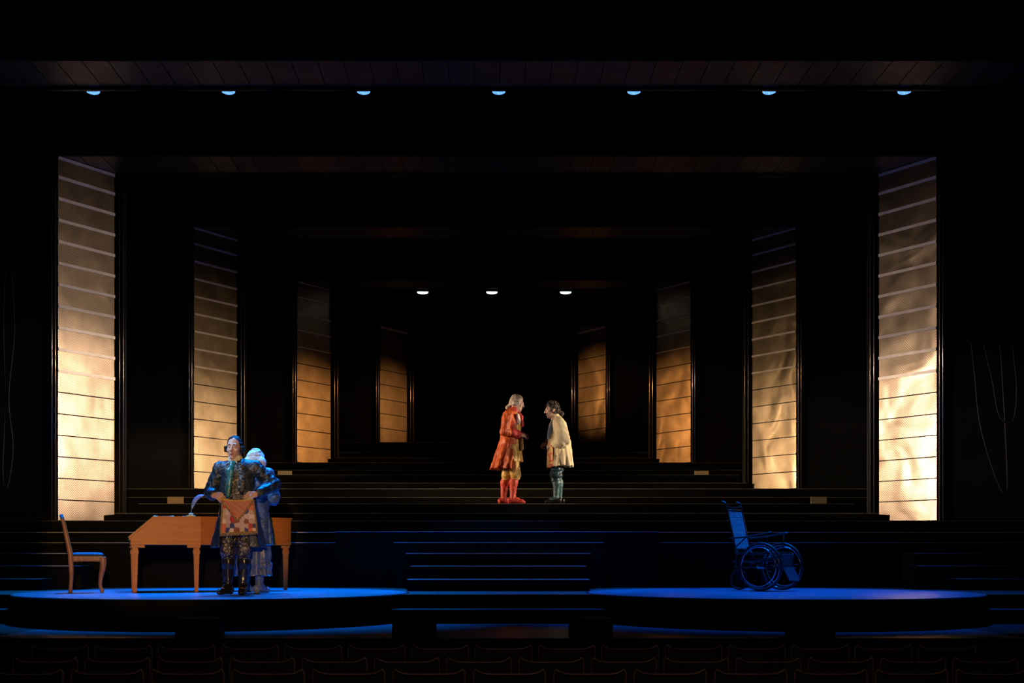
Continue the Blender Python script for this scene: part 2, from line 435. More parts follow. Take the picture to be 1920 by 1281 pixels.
# ------------------------------------------------------------------ lamps
BLUE_LENS = emit('blue_lens', (0.15, 0.42, 1.0), 3.0)
WHITE_LENS = emit('white_lens', (0.92, 1.0, 0.88), 4.0)
ORD = ['first', 'second', 'third', 'fourth', 'fifth', 'sixth', 'seventh', 'eighth', 'ninth', 'tenth', 'eleventh', 'twelfth', 'thirteenth', 'fourteenth', 'fifteenth', 'sixteenth', 'seventeenth', 'eighteenth']
def lamp(x, y, z, r, mat, label, group):
    T = thing('stage_lamp', label, 'lamp', (x, y, z), 0, group)
    lathe('housing', [(r * 0.55, 0.34), (r * 0.75, 0.30), (r * 1.0, 0.18), (r * 1.04, 0.015), (r * 1.0, 0.0), (r * 0.98, 0.012)], DARKMETAL, T, 24)
    lathe('lens', [(r * 0.97, 0.010), (r * 0.9, -0.012), (r * 0.7, -0.02), (r * 0.4, -0.026), (0.004, -0.028)], mat, T, 24)
    tube('bracket', [(-r * 1.15, 0, 0.12), (-r * 1.15, 0, 0.4), (r * 1.15, 0, 0.4), (r * 1.15, 0, 0.12)], 0.012, DARKMETAL, T, 8)
    tube('hanger', [(0, 0, 0.3), (0, 0, 0.62)], 0.014, DARKMETAL, T, 8)
    return T
LE = [3800, 5000, 4200, 3700, 1600, 2000, 1700]
for k in range(7):
    x = -5.0 + k * 1.665
    T = lamp(x, 15.56, 6.135, 0.085, BLUE_LENS, 'blue lit overhead lamp, %s from the left in the row of seven' % ORD[k], 'row of seven blue overhead lamps')
    tx = (-4.4, -3.3, -2.2, 0.0, 2.3, 3.2, 4.3)[k]
    L = spot('lamp_beam', (0, 0, -0.08), (0, 0, -1), LE[k], (0.0, 0.25 if k < 3 else 0.17, 1.0), 46, 0.9, 0.05)
    v = Vector((tx, 14.3 if k != 3 else 15.6, 0)) - Vector((x, 15.56, 6.12)); L.rotation_euler = v.to_track_quat('-Z', 'Y').to_euler(); L.parent = T
for k, x in enumerate((-1.36, -0.03, 1.39)):
    lamp(x, 24.3, 5.475, 0.115, WHITE_LENS, ('left', 'middle', 'right')[k] + ' one of the three white lamps under the third portal', 'three white lamps upstage')
bar = tube('lighting_bar', [(-6.5, 15.56, 6.783), (6.5, 15.56, 6.783)], 0.025, DARKMETAL); [tube('suspension_wire', [(x, 15.56, 6.81), (x, 15.56, 9.4)], 0.006, DARKMETAL, bar, 6) for x in (-6, -2, 2, 6)]; tag(bar, 'black pipe from which the seven blue lamps hang', 'pipe')
bar = tube('lighting_bar', [(-2.9, 24.3, 6.123), (2.9, 24.3, 6.123)], 0.025, DARKMETAL); [tube('suspension_wire', [(x, 24.3, 6.15), (x, 24.3, 9.4)], 0.006, DARKMETAL, bar, 6) for x in (-2.5, 0.7, 2.5)]; tag(bar, 'black pipe from which the three white lamps hang', 'pipe')

# ------------------------------------------------------------------ keyboard instrument
KX, KY = -4.12, 14.07
T = thing('harpsichord', 'honey-brown wooden harpsichord on tapered legs, beside the gilt-wood chair', 'harpsichord', (KX, KY, 0.006), 0.29)
BS = Vector((1.82 - 0.76, 0.30, 0)); BA = math.atan2(BS.y, BS.x)
plan = [(0, 0), (0.76, 0), (1.82, 0.30), (1.82, 0.50), (0.6, 0.90), (0, 0.90)]
z0, zl, zt, cut = 0.535, 0.612, 0.832, 0.255
bm = bmesh.new()
B = [bm.verts.new((x, y, z0)) for x, y in plan]
lowA, lowE = bm.verts.new((0, 0, zl)), bm.verts.new((0, 0.90, zl))
top = [bm.verts.new((x, y, zt)) for x, y in [(cut, 0), (0.76, 0), (1.82, 0.30), (1.82, 0.50), (0.6, 0.90), (cut, 0.90)]]
bm.faces.new(B[::-1]); bm.faces.new(top)
bm.faces.new((B[0], B[1], top[1], top[0], lowA)); bm.faces.new((B[1], B[2], top[2], top[1]))
bm.faces.new((B[2], B[3], top[3], top[2])); bm.faces.new((B[3], B[4], top[4], top[3])); bm.faces.new((B[4], B[5], lowE, top[5], top[4]))
bm.faces.new((B[5], B[0], lowA, lowE)); bm.faces.new((lowA, top[0], top[5], lowE))
case = from_bm('case', bm, HWOOD, T)
def grow(poly, d):
    c = Vector((0.8, 0.5)); return [tuple(Vector(p) + (Vector(p) - c).normalized() * d) for p in poly]
lid = [(cut - 0.005, -0.014), (0.762, -0.014), (1.836, 0.290), (1.836, 0.508), (0.604, 0.914), (cut - 0.005, 0.914)]
prism('lid', lid, zt + 0.001, zt + 0.022, HWOOD, T)
sl = math.atan2(zt - zl, cut); L = math.hypot(cut, zt - zl)
M = Matrix.Translation((0, 0, zl)) @ Matrix.Rotation(-sl, 4, 'Y')
box('fallboard', (-0.02, -0.014, 0.001), (L + 0.006, 0.914, 0.026), HWOOD, T, 0.003, M)
box('fallboard_lip', (-0.022, -0.014, zl - 0.028), (-0.001, 0.914, zl + 0.006), HWOOD, T, 0.003)
box('lower_moulding', (-0.008, -0.010, z0 - 0.002), (0.762, -0.001, z0 + 0.03), HWOOD, T, 0.002)
M = Matrix.Translation((0.76, 0, 0)) @ Matrix.Rotation(BA, 4, 'Z')
box('lower_moulding', (0.0, -0.010, z0 - 0.002), (1.10, -0.001, z0 + 0.03), HWOOD, T, 0.002, M)
for (x, y, blkw, rz) in ((0.045, 0.045, 0.15, 0), (0.715, 0.045, 0.15, 0), (1.77, 0.40, 0.10, 0), (0.045, 0.855, 0.15, 0)):
    lg = bmesh.new()
    rings = []
    for zz, wd in ((0.0, 0.019), (0.02, 0.021), (0.43, 0.032), (0.431, 0.038), (0.475, 0.038), (0.476, 0.031), (0.50, 0.031)):
        rings.append([lg.verts.new((x + sx * wd, y + sy * wd, zz)) for sx, sy in ((-1, -1), (1, -1), (1, 1), (-1, 1))])
    for A, Bq in zip(rings, rings[1:]):
        for k in range(4): lg.faces.new((A[k], A[(k + 1) % 4], Bq[(k + 1) % 4], Bq[k]))
    lg.faces.new(rings[0][::-1]); lg.faces.new(rings[-1])
    from_bm('leg', lg, HWOOD_V, T)
    x0 = x - 0.045 if x < 0.7 else x - blkw + 0.045
    box('corner_block', (x0, y - 0.045, 0.50), (x0 + blkw, y + 0.045, z0 - 0.001), HWOOD, T, 0.003)
box('key_slip', (-0.006, 0.06, z0 + 0.01), (-0.001, 0.84, zl - 0.03), CWOOD, T)

LT = zt + 0.0285
def KW(x, y): return (KX + x * math.cos(0.29) - y * math.sin(0.29), KY + x * math.sin(0.29) + y * math.cos(0.29))
for k, (px, py, rz, w_, h_, lab) in enumerate(((0.36, 0.22, 0.1, 0.21, 0.15, 'sheet of paper lying on top of the harpsichord, left one'), (0.52, 0.26, -0.25, 0.20, 0.14, 'sheet of paper lying on the harpsichord, nearer the inkwell'))):
    n = 6; bm = bmesh.new(); G = []
    for i in range(n + 1):
        for j in range(n + 1):
            u, v = i / n - 0.5, j / n - 0.5
            G.append(bm.verts.new((u * w_, v * h_, 0.004 + 0.010 * u * u * 4 * (0.5 + v))))
    for i in range(n):
        for j in range(n): bm.faces.new((G[i * (n + 1) + j], G[(i + 1) * (n + 1) + j], G[(i + 1) * (n + 1) + j + 1], G[i * (n + 1) + j + 1]))
    o = from_bm('paper_sheet', bm, PAPER, None, True, (*KW(px, py), LT + 0.0005)); o.rotation_euler = (0, 0, rz)
    md = o.modifiers.new('thick', 'SOLIDIFY'); md.thickness = 0.002; md.offset = 1
    tag(o, lab, 'paper', 'papers on the harpsichord')
ik = thing('inkwell', 'small pale inkwell on top of the harpsichord', 'inkwell', (*KW(0.66, 0.10), LT))
box('base', (-0.045, -0.03, 0.0), (0.045, 0.03, 0.014), TAN, ik, 0.003)
lathe('pot', [(0.022, 0.014), (0.026, 0.02), (0.026, 0.034), (0.015, 0.040), (0.012, 0.040), (0.010, 0.03)], TAN, ik, 16)
# quill
qp = spline([(0, 0, 0.042), (0.01, 0, 0.10), (0.035, 0, 0.17), (0.085, 0, 0.225), (0.15, 0, 0.245)], 6)
qm = plain('feather', (0.30, 0.42, 0.75), 0.6, var=0.3, scale=30)
q = thing('quill_pen', 'curved blue feather quill standing in the inkwell', 'quill', (*KW(0.66, 0.10), LT))
tube('shaft', [tuple(p) for p in qp], [0.003] * (len(qp) - 1) + [0.001], qm, q, 6)
bm = bmesh.new(); V = []
for i, p in enumerate(qp):
    t_ = i / (len(qp) - 1); wd = 0.022 * math.sin(PI * max(0, (t_ - 0.2) / 0.8)) ** 0.6 if t_ > 0.2 else 0.0005
    tan = qp[min(i + 1, len(qp) - 1)] - qp[max(i - 1, 0)]; tan /= np.linalg.norm(tan); nn = np.array((-tan[2], 0, tan[0]))
    V.append((bm.verts.new(p + nn * wd + np.array((0, 0.004, 0))), bm.verts.new(p + np.array((0, 0.0035, 0))), bm.verts.new(p - nn * wd + np.array((0, 0.004, 0)))))
for A, Bq in zip(V, V[1:]):
    bm.faces.new((A[0], A[1], Bq[1], Bq[0])); bm.faces.new((A[1], A[2], Bq[2], Bq[1]))
vo = from_bm('vane', bm, qm, q, True); md = vo.modifiers.new('thick', 'SOLIDIFY'); md.thickness = 0.002

# ------------------------------------------------------------------ gilt-wood chair, facing the keyboard (local +x is forward)
C = thing('side_chair', 'carved brown wooden side chair with blue upholstery beside the harpsichord', 'chair', (-4.66, 14.06, 0.006), 0.307); C.scale = (1, 1, 0.945)
def sweep_rect(name, pts, w_, d_, mat, parent):
    """flat bar along points in the xz plane: (x, z, half-thickness) and half-depth per point in y"""
    bm = bmesh.new(); rings = []
    P = [Vector((p[0], p[3] if len(p) > 3 else 0, p[1])) for p in pts]
    for i, p in enumerate(P):
        t_ = (P[min(i + 1, len(P) - 1)] - P[max(i - 1, 0)]).normalized(); n_ = Vector((t_.z, 0, -t_.x)).normalized(); hw = pts[i][2]
        ring = []
        for k in range(12):
            a = 2 * PI * k / 12; ca, sa = math.cos(a), math.sin(a)
            ring.append(bm.verts.new(p + n_ * hw * (abs(ca) ** 0.6) * (1 if ca > 0 else -1) + Vector((0, d_ * (hw / 0.022) ** 0.5 * (abs(sa) ** 0.6) * (1 if sa > 0 else -1), 0))))
        rings.append(ring)
    for A, Bq in zip(rings, rings[1:]):
        for k in range(12): bm.faces.new((A[k], A[(k + 1) % 12], Bq[(k + 1) % 12], Bq[k]))
    bm.faces.new(rings[0][::-1]); bm.faces.new(rings[-1])
    return from_bm(name, bm, mat, parent, True)
for sy in (-1, 1):
    yo = 0.19 * sy
    st = spline([(-0.125, 0.0, 0.018), (-0.118, 0.10, 0.017), (-0.112, 0.22, 0.019), (-0.118, 0.36, 0.023), (-0.122, 0.44, 0.023), (-0.145, 0.56, 0.021), (-0.172, 0.70, 0.019), (-0.195, 0.82, 0.017), (-0.215, 0.865, 0.015)], 4)
    sweep_rect('back_leg', [(p[0], p[1], p[2] * 1.22, yo) for p in st], 0, 0.019, CWOOD, C)
    fr = spline([(0.207, 0.0, 0.013), (0.212, 0.03, 0.017), (0.200, 0.05, 0.015), (0.192, 0.10, 0.0135), (0.198, 0.18, 0.017), (0.218, 0.29, 0.024), (0.222, 0.36, 0.028), (0.215, 0.42, 0.028)], 4)
    sweep_rect('front_leg', [(p[0], p[1], p[2] * 1.22, yo * 1.15) for p in fr], 0, 0.022, CWOOD, C)
    rl = spline([(-0.11, 0.395, 0.030), (0.0, 0.388, 0.020), (0.06, 0.385, 0.018), (0.12, 0.388, 0.020), (0.205, 0.398, 0.032)], 5)
    bm = bmesh.new(); rg = []
    for p in rl:
        y_ = yo * (1 + 0.15 * (p[0] + 0.11) / 0.31)
        rg.append([bm.verts.new((p[0], y_ + dy, z_)) for dy, z_ in ((-0.014, p[1] - p[2]), (0.014, p[1] - p[2]), (0.014, 0.428), (-0.014, 0.428))])
    for A, Bq in zip(rg, rg[1:]):
        for k in range(4): bm.faces.new((A[k], A[(k + 1) % 4], Bq[(k + 1) % 4], Bq[k]))
    bm.faces.new(rg[0][::-1]); bm.faces.new(rg[-1])
    r_ = from_bm('seat_rail', bm, CWOOD, C)
    tube('moulding', [(p[0], yo * (1 + 0.15 * (p[0] + 0.11) / 0.31) + 0.015 * sy, p[1] - p[2] * 0.65) for p in rl], 0.006, CWOOD, r_, 6)
box('seat_rail', (0.195, -0.20, 0.37), (0.225, 0.20, 0.428), CWOOD, C, 0.006)
box('seat_rail', (-0.135, -0.18, 0.37), (-0.105, 0.18, 0.428), CWOOD, C, 0.006)
bm = bmesh.new(); G = {}
nn = 14
for i in range(nn + 1):
    for j in range(nn + 1):
        u, v = i / nn * 2 - 1, j / nn * 2 - 1
        e = max(0, 1 - abs(u) ** 6) ** 0.5 * max(0, 1 - abs(v) ** 6) ** 0.5
        G[i, j] = bm.verts.new((0.055 + u * 0.185, v * (0.205 + 0.02 * u), 0.429 + 0.046 * e ** 0.7))
for i in range(nn):
    for j in range(nn): bm.faces.new((G[i, j], G[i + 1, j], G[i + 1, j + 1], G[i, j + 1]))
bd = [G[i, 0] for i in range(nn + 1)] + [G[nn, j] for j in range(1, nn + 1)] + [G[i, nn] for i in range(nn - 1, -1, -1)] + [G[0, j] for j in range(nn - 1, 0, -1)]
bm.faces.new(bd[::-1])
from_bm('seat_cushion', bm, BLUEFAB, C, True)
# crest rail, lower back rail, padded back
cr = spline([(-0.207, -0.19, 0.86), (-0.215, -0.12, 0.89), (-0.218, 0, 0.905), (-0.215, 0.12, 0.89), (-0.207, 0.19, 0.86)], 5)
tube('crest_rail', [tuple(p) for p in cr], 0.019, BLUEFAB, C, 10)
tube('lower_rail', [(-0.15, -0.19, 0.545), (-0.15, 0.19, 0.545)], 0.016, CWOOD, C, 10)
bm = bmesh.new()
for s_ in (1, -1):
    G = {}
    for i in range(13):
        for j in range(9):
            v, u = i / 12 * 2 - 1, j / 8 * 2 - 1
            z_ = 0.70 + v * 0.155; xb = -0.148 - (z_ - 0.545) * 0.18
            e = max(0, 1 - abs(u) ** 4) ** 0.5 * max(0, 1 - abs(v) ** 4) ** 0.5
            G[i, j] = bm.verts.new((xb + s_ * (0.002 + 0.02 * e), u * 0.175, z_))
    for i in range(12):
        for j in range(8):
            f = (G[i, j], G[i, j + 1], G[i + 1, j + 1], G[i + 1, j]); bm.faces.new(f if s_ > 0 else f[::-1])
from_bm('back_pad', bm, BLUEFAB, C, True)

# ------------------------------------------------------------------ old wheelchair (local +x forward)
W = thing('wheelchair', 'old-fashioned dark wheelchair with tall caned back and spoked wheels', 'wheelchair', (3.157, 14.72, 0.006), -math.radians(43))
R_ = 0.283
for sy in (-1, 1):
    yo = 0.238 * sy
    bm = bmesh.new(); add_tube(bm, [(R_ * math.cos(k * PI / 32) * 0.955, yo, R_ + R_ * math.sin(k * PI / 32) * 0.955) for k in range(64)], R_ * 0.045, 10, True)
    Wh = from_bm('wheel', bm, RUBBER, W, True)
    tube('rim', [(R_ * math.cos(k * PI / 32) * 0.885, yo, R_ + R_ * math.sin(k * PI / 32) * 0.885) for k in range(64)], 0.008, CHROME, Wh, 8, True)
    tube('push_rim', [(R_ * math.cos(k * PI / 32) * 0.80, yo + 0.045 * sy, R_ + R_ * math.sin(k * PI / 32) * 0.80) for k in range(64)], 0.007, CHROME, Wh, 8, True)
    lathe('hub', [(0.012, -0.05), (0.03, -0.045), (0.022, -0.02), (0.022, 0.02), (0.03, 0.045), (0.012, 0.05)], CHROME, Wh, 16, 'Y', (0, yo, R_))
    for k in range(12):
        a = 2 * PI * k / 12 + 0.13
        tube('spoke', [(0.02 * math.cos(a), yo + 0.02 * sy, R_ + 0.02 * math.sin(a)), (R_ * 0.88 * math.cos(a), yo, R_ + R_ * 0.88 * math.sin(a))], 0.0035, DARKMETAL, Wh, 6)
tube('axle', [(0, -0.26, R_), (0, 0.26, R_)], 0.012, DARKMETAL, W)
# rear caster
bm = bmesh.new(); rc = 0.125
add_tube(bm, [(-0.43 + (rc - 0.014) * math.cos(k * PI / 20), 0, rc + (rc - 0.014) * math.sin(k * PI / 20)) for k in range(40)], 0.014, 8, True)
cs = from_bm('caster', bm, RUBBER, W, True)
for k in range(6):
    a = 2 * PI * k / 6
    tube('spoke', [(-0.43, 0, rc), (-0.43 + 0.1 * math.cos(a), 0, rc + 0.1 * math.sin(a))], 0.004, DARKMETAL, cs, 6)
for sy in (-1, 1):
    tube('caster_fork', [(-0.43, 0.028 * sy, rc), (-0.425, 0.028 * sy, 0.26), (-0.38, 0.0, 0.335)], 0.009, DARKMETAL, W, 8)
FR = plain('wheelchair_frame', (0.03, 0.025, 0.02), 0.3, spec=0.6, var=0.3)
def bx(z_): return -0.385 - (z_ - 0.52) * 0.245
for sy in (-1, 1):
    yo = 0.16 * sy
    tube('side_rail', [(-0.42, yo, 0.34), (-0.15, yo, 0.345), (0.20, yo, 0.41)], 0.012, FR, W, 8)
    tube('side_rail', [(-0.40, yo, 0.28), (0.24, yo, 0.27)], 0.009, FR, W, 8)
    tube('upright', [(0.19, yo, 0.44), (0.19, yo, 0.20)], 0.011, FR, W, 8)
    tube('upright', [(-0.37, yo, 0.28), (-0.36, yo, 0.47)], 0.011, FR, W, 8)
    bp = spline([(bx(0.45), yo, 0.45, 0.012), (bx(0.62), yo, 0.62, 0.012), (bx(0.85), yo, 0.85, 0.012), (bx(0.99), yo, 0.99, 0.012), (bx(1.03) - 0.01, yo, 1.035, 0.011), (bx(1.04) - 0.055, yo, 1.055, 0.009)], 5)
    bm = bmesh.new(); add_tube(bm, [tuple(p[:3]) for p in bp], [p[3] for p in bp], 8); from_bm('back_post', bm, FR, W, True)
    yo2 = 0.19 * sy
    ar = spline([(bx(0.62) - 0.02, yo2, 0.615), (-0.22, yo2, 0.63), (-0.05, yo2, 0.655), (0.11, yo2, 0.68)], 5)
    tube('armrest', [tuple(p) for p in ar], 0.014, FR, W, 8, flat=0.7)
    tube('arm_brace', [(bx(0.5), yo2, 0.49), (-0.22, yo2, 0.625)], 0.008, FR, W, 8)
    tube('arm_brace', [(0.05, yo2 * 0.9, 0.42), (0.06, yo2, 0.665)], 0.007, FR, W, 8)
tp = spline([(bx(1.0), -0.16, 1.0), (bx(0.985), -0.08, 0.983), (bx(0.98), 0, 0.978), (bx(0.985), 0.08, 0.983), (bx(1.0), 0.16, 1.0)], 4)
tube('top_rail', [tuple(p) for p in tp], 0.010, FR, W, 8)
tube('back_crossbar', [(bx(0.95), -0.16, 0.95), (bx(0.95), 0.16, 0.95)], 0.010, FR, W, 8)
tube('back_crossbar', [(bx(0.49), -0.16, 0.49), (bx(0.49), 0.16, 0.49)], 0.010, FR, W, 8)
CANE = plain('pale_cane', (0.55, 0.60, 0.62), 0.5, var=0.35, scale=25)
bm = bmesh.new()
for k in range(25):
    z_ = 0.505 + k * 0.0176
    Mx = Matrix.Translation((bx(z_), 0, z_)) @ Matrix.Rotation(-0.24, 4, 'Y')
    add_box(bm, (-0.003, -0.142, -0.0058), (0.003, 0.142, 0.0058), Mx)
for y_ in (-0.142, -0.07, 0.0, 0.07, 0.142):
    add_tube(bm, [(bx(0.495) - 0.005, y_, 0.495), (bx(0.945) - 0.005, y_, 0.945)], 0.0035, 6)
cn = from_bm('cane_webbing', bm, CANE, W); cn['kind'] = 'stuff'
box('seat', (-0.36, -0.16, 0.425), (0.19, 0.16, 0.45), FR, W, 0.006)
box('leg_panel', (0.195, -0.115, 0.24), (0.207, 0.115, 0.43), plain('leg_panel_cloth', (0.07, 0.08, 0.08), 0.7), W, 0.003)
M = Matrix.Translation((0.265, 0, 0.20)) @ Matrix.Rotation(math.radians(63), 4, 'Y')
ft = box('footplate', (-0.085, -0.115, -0.006), (0.085, 0.115, 0.006), plain('footplate_paint', (0.10, 0.12, 0.16), 0.3, metal=0.3), W, 0.003, M)
for sy in (-1, 1): tube('foot_hanger', [(0.19, 0.10 * sy, 0.25), (0.225, 0.10 * sy, 0.26), (0.30, 0.10 * sy, 0.115)], 0.007, FR, W, 8)
tube('push_handle', [(bx(0.84) - 0.10, -0.06, 0.83), (bx(0.84) - 0.06, -0.06, 0.84), (bx(0.84), -0.16, 0.84)], 0.007, CHROME, W, 8)

# ------------------------------------------------------------------ boxes on the apron, small panels, cables in the wings
for k, (px, w_) in enumerate(((378, 0.37), (778, 0.38), (1106, 0.37), (1515, 0.37))):
    s_ = 211.0; X = (px - 906) / s_ + CX; Y = 11.02
    T = thing('floor_monitor', 'low black wedge box on the apron edge, %s of four from the left' % ORD[k], 'speaker', (X, Y, -0.299), 0, 'four black boxes along the apron edge')
    profile('cabinet', [(0.0, 0.0), (0.0, 0.05), (0.05, 0.165), (0.16, 0.175), (0.30, 0.06), (0.30, 0.0)], -w_ / 2, w_ / 2, BLACK, T)
    Mx = Matrix.Translation((0, 0.235, 0.120)) @ Matrix.Rotation(-math.atan2(0.115, 0.14), 4, 'X')
    box('grille', (-w_ / 2 + 0.02, -0.08, -0.004), (w_ / 2 - 0.02, 0.08, 0.006), DARKMETAL, T, 0.002, Mx)
    for sx in (-1, 1):
        box('side_handle', (sx * w_ / 2 - 0.003, 0.09, 0.07), (sx * w_ / 2 + 0.003, 0.17, 0.1), DARKMETAL, T, 0.002)
for k, (X, Y, Z, w_, h_, lab) in enumerate(((-4.9, 19.19, 1.208, 0.245, 0.105, 'small tan board on the terrace at the left, above the harpsichord'), (4.93, 19.19, 1.208, 0.245, 0.105, 'small tan board on the terrace at the right, above the wheelchair'),
                                            (-3.72, 21.9, 1.842, 0.25, 0.075, 'small tan plate standing for a lit step end at the left second portal side'), (3.68, 21.9, 1.842, 0.25, 0.075, 'small tan plate standing for a lit step end at the right second portal side'))):
    if k < 2: Y, Z = 19.30, 1.2065
    else: Y, Z = 22.42, 1.8405  # this pair stands in for step ends catching the light
    T = thing('tan_plate', lab, 'board', (X, Y, Z), 0, 'small tan boards on the steps')
    box('face_board', (-w_ / 2, 0, 0), (w_ / 2, 0.02, h_), TAN, T, 0.002)
    box('foot', (-w_ / 2 + 0.02, 0.021, 0), (w_ / 2 - 0.02, 0.12, 0.015), TAN, T)
def cable(name, pts, r, lab):
    o = tube(name, [tuple(p) for p in spline(pts, 8)], r, RUBBER2, None, 8); tag(o, lab, 'cable', 'cables hanging in the wings'); return o
RUBBER2 = plain('cable_sheath', (0.008, 0.007, 0.007), 0.6, spec=0.12, var=0.3)
yc = 17.46
cable('hanging_cable', [(6.55, yc, 3.35), (6.60, yc, 2.9), (6.66, yc, 2.3), (6.80, yc, 1.75), (6.95, yc, 1.35), (7.02, yc, 1.3), (7.05, yc, 1.45), (7.02, yc, 2.2), (6.98, yc, 2.9), (6.95, yc, 3.35)], 0.014, 'long cable loop hanging on the black wall beyond the right bright panel')
cable('hanging_cable', [(6.70, yc - 0.04, 3.35), (6.82, yc - 0.04, 2.85), (6.92, yc - 0.04, 2.35), (7.10, yc - 0.04, 2.25), (7.16, yc - 0.04, 2.7), (7.10, yc - 0.04, 3.35)], 0.012, 'shorter cable loop hanging on the black wall beyond the right bright panel')
cable('hanging_cable', [(-6.72, yc, 4.4), (-6.68, yc, 3.5), (-6.76, yc, 2.6), (-6.70, yc, 1.9), (-6.78, yc, 1.35), (-6.84, yc, 1.6), (-6.80, yc, 2.6), (-6.83, yc, 3.6), (-6.80, yc, 4.4)], 0.014, 'cable loop hanging on the black wall at the far left edge')
for sx, xs, lab in ((1, (6.5, 7.22), 'right'), (-1, (-6.9, -6.65), 'left')):
    o = box('cable_hook_rail', (xs[0], 17.40, 3.365 if sx > 0 else 4.415), (xs[1], 17.548, 3.40 if sx > 0 else 4.45), DARKMETAL, None, 0.004); tag(o, 'short dark rail on the black wall holding the %s cables' % lab, 'rail')

# ------------------------------------------------------------------ auditorium seats, seen from behind
SEATF = plain('seat_back_cloth', (0.030, 0.014, 0.014), 0.8, var=0.3, scale=10)
SEATW = plain('seat_wood', (0.30, 0.18, 0.12), 0.35, spec=0.5, var=0.3)
def make_seat(w_):
    T = thing('theatre_seat', 'x', 'seat')
    hw = w_ / 2 - 0.012
    # backrest: slightly concave top line, corners rising
    bm = bmesh.new(); n = 12; rows = {}
    for i in range(n + 1):
        u = i / n * 2 - 1
        zt_ = 0.885 + 0.030 * abs(u) ** 6
        for j, (y_, z_) in enumerate(((0.0, 0.40), (-0.02, 0.6), (-0.045, zt_), (-0.02, zt_ + 0.004), (0.03, zt_ - 0.02), (0.05, 0.6), (0.06, 0.42))):
            rows[i, j] = bm.verts.new((u * (hw - 0.012), y_, z_))
    for i in range(n):
        for j in range(7): bm.faces.new((rows[i, j], rows[i + 1, j], rows[i + 1, (j + 1) % 7], rows[i, (j + 1) % 7]))
    bm.faces.new([rows[0, j] for j in range(7)][::-1]); bm.faces.new([rows[n, j] for j in range(7)])
    from_bm('backrest', bm, SEATF, T, False)
    tr = [(-hw + 0.0, -0.042, 0.62), (-hw + 0.0, -0.046, 0.90)] + [(u * (hw - 0.012), -0.050, 0.889 + 0.032 * abs(u) ** 6) for u in [k / 10 - 1 for k in range(21)]] + [(hw, -0.046, 0.90), (hw, -0.042, 0.62)]
    tube('top_trim', tr, 0.007, SEATW, T, 6)
    bm = bmesh.new(); add_box(bm, (-hw + 0.03, 0.08, 0.40), (hw - 0.03, 0.50, 0.47), None, 0.02); from_bm('seat_cushion', bm, SEATF, T)
    for sx in (-1, 1):
        box('standard', (sx * hw - 0.011, 0.0, 0.0), (sx * hw + 0.011, 0.06, 0.60), DARKMETAL, T)
        bm = bmesh.new(); add_box(bm, (sx * hw - 0.011, 0.0, 0.60), (sx * hw + 0.011, 0.40, 0.63), None, 0.006); from_bm('armrest', bm, SEATW, T)
    return T
seat0 = make_seat(0.470); first = True
rowdef = [(10.0, 236.0, 0.503, [60 + 117.8 * k for k in range(15)], 'row nearest the stage'),
          (8.78, 270.0, 0.503, [21 + 135.0 * k for k in range(14)], 'middle row'),
          (7.90, 300.0, 0.503, [-20 + 150.0 * k for k in range(13)], 'row nearest the viewer')]
zs = [-0.31 - 0.895, -0.32 - 0.895, -0.337 - 0.895]
for r_, (Y, s_, w_, xs, rn) in enumerate(rowdef):
    for k, px in enumerate(xs):
        X = (px + s_ * 0.25 - 906) / s_ + CX
        o = seat0 if first else copy_tree(seat0)
        first = False
        o.location = (X, Y, -1.205)
        o.scale = (1, 1, 1)
        tag(o, 'dark theatre seat in the %s, %s from the left' % (rn, ORD[k]), 'seat', 'theatre seats, ' + rn)

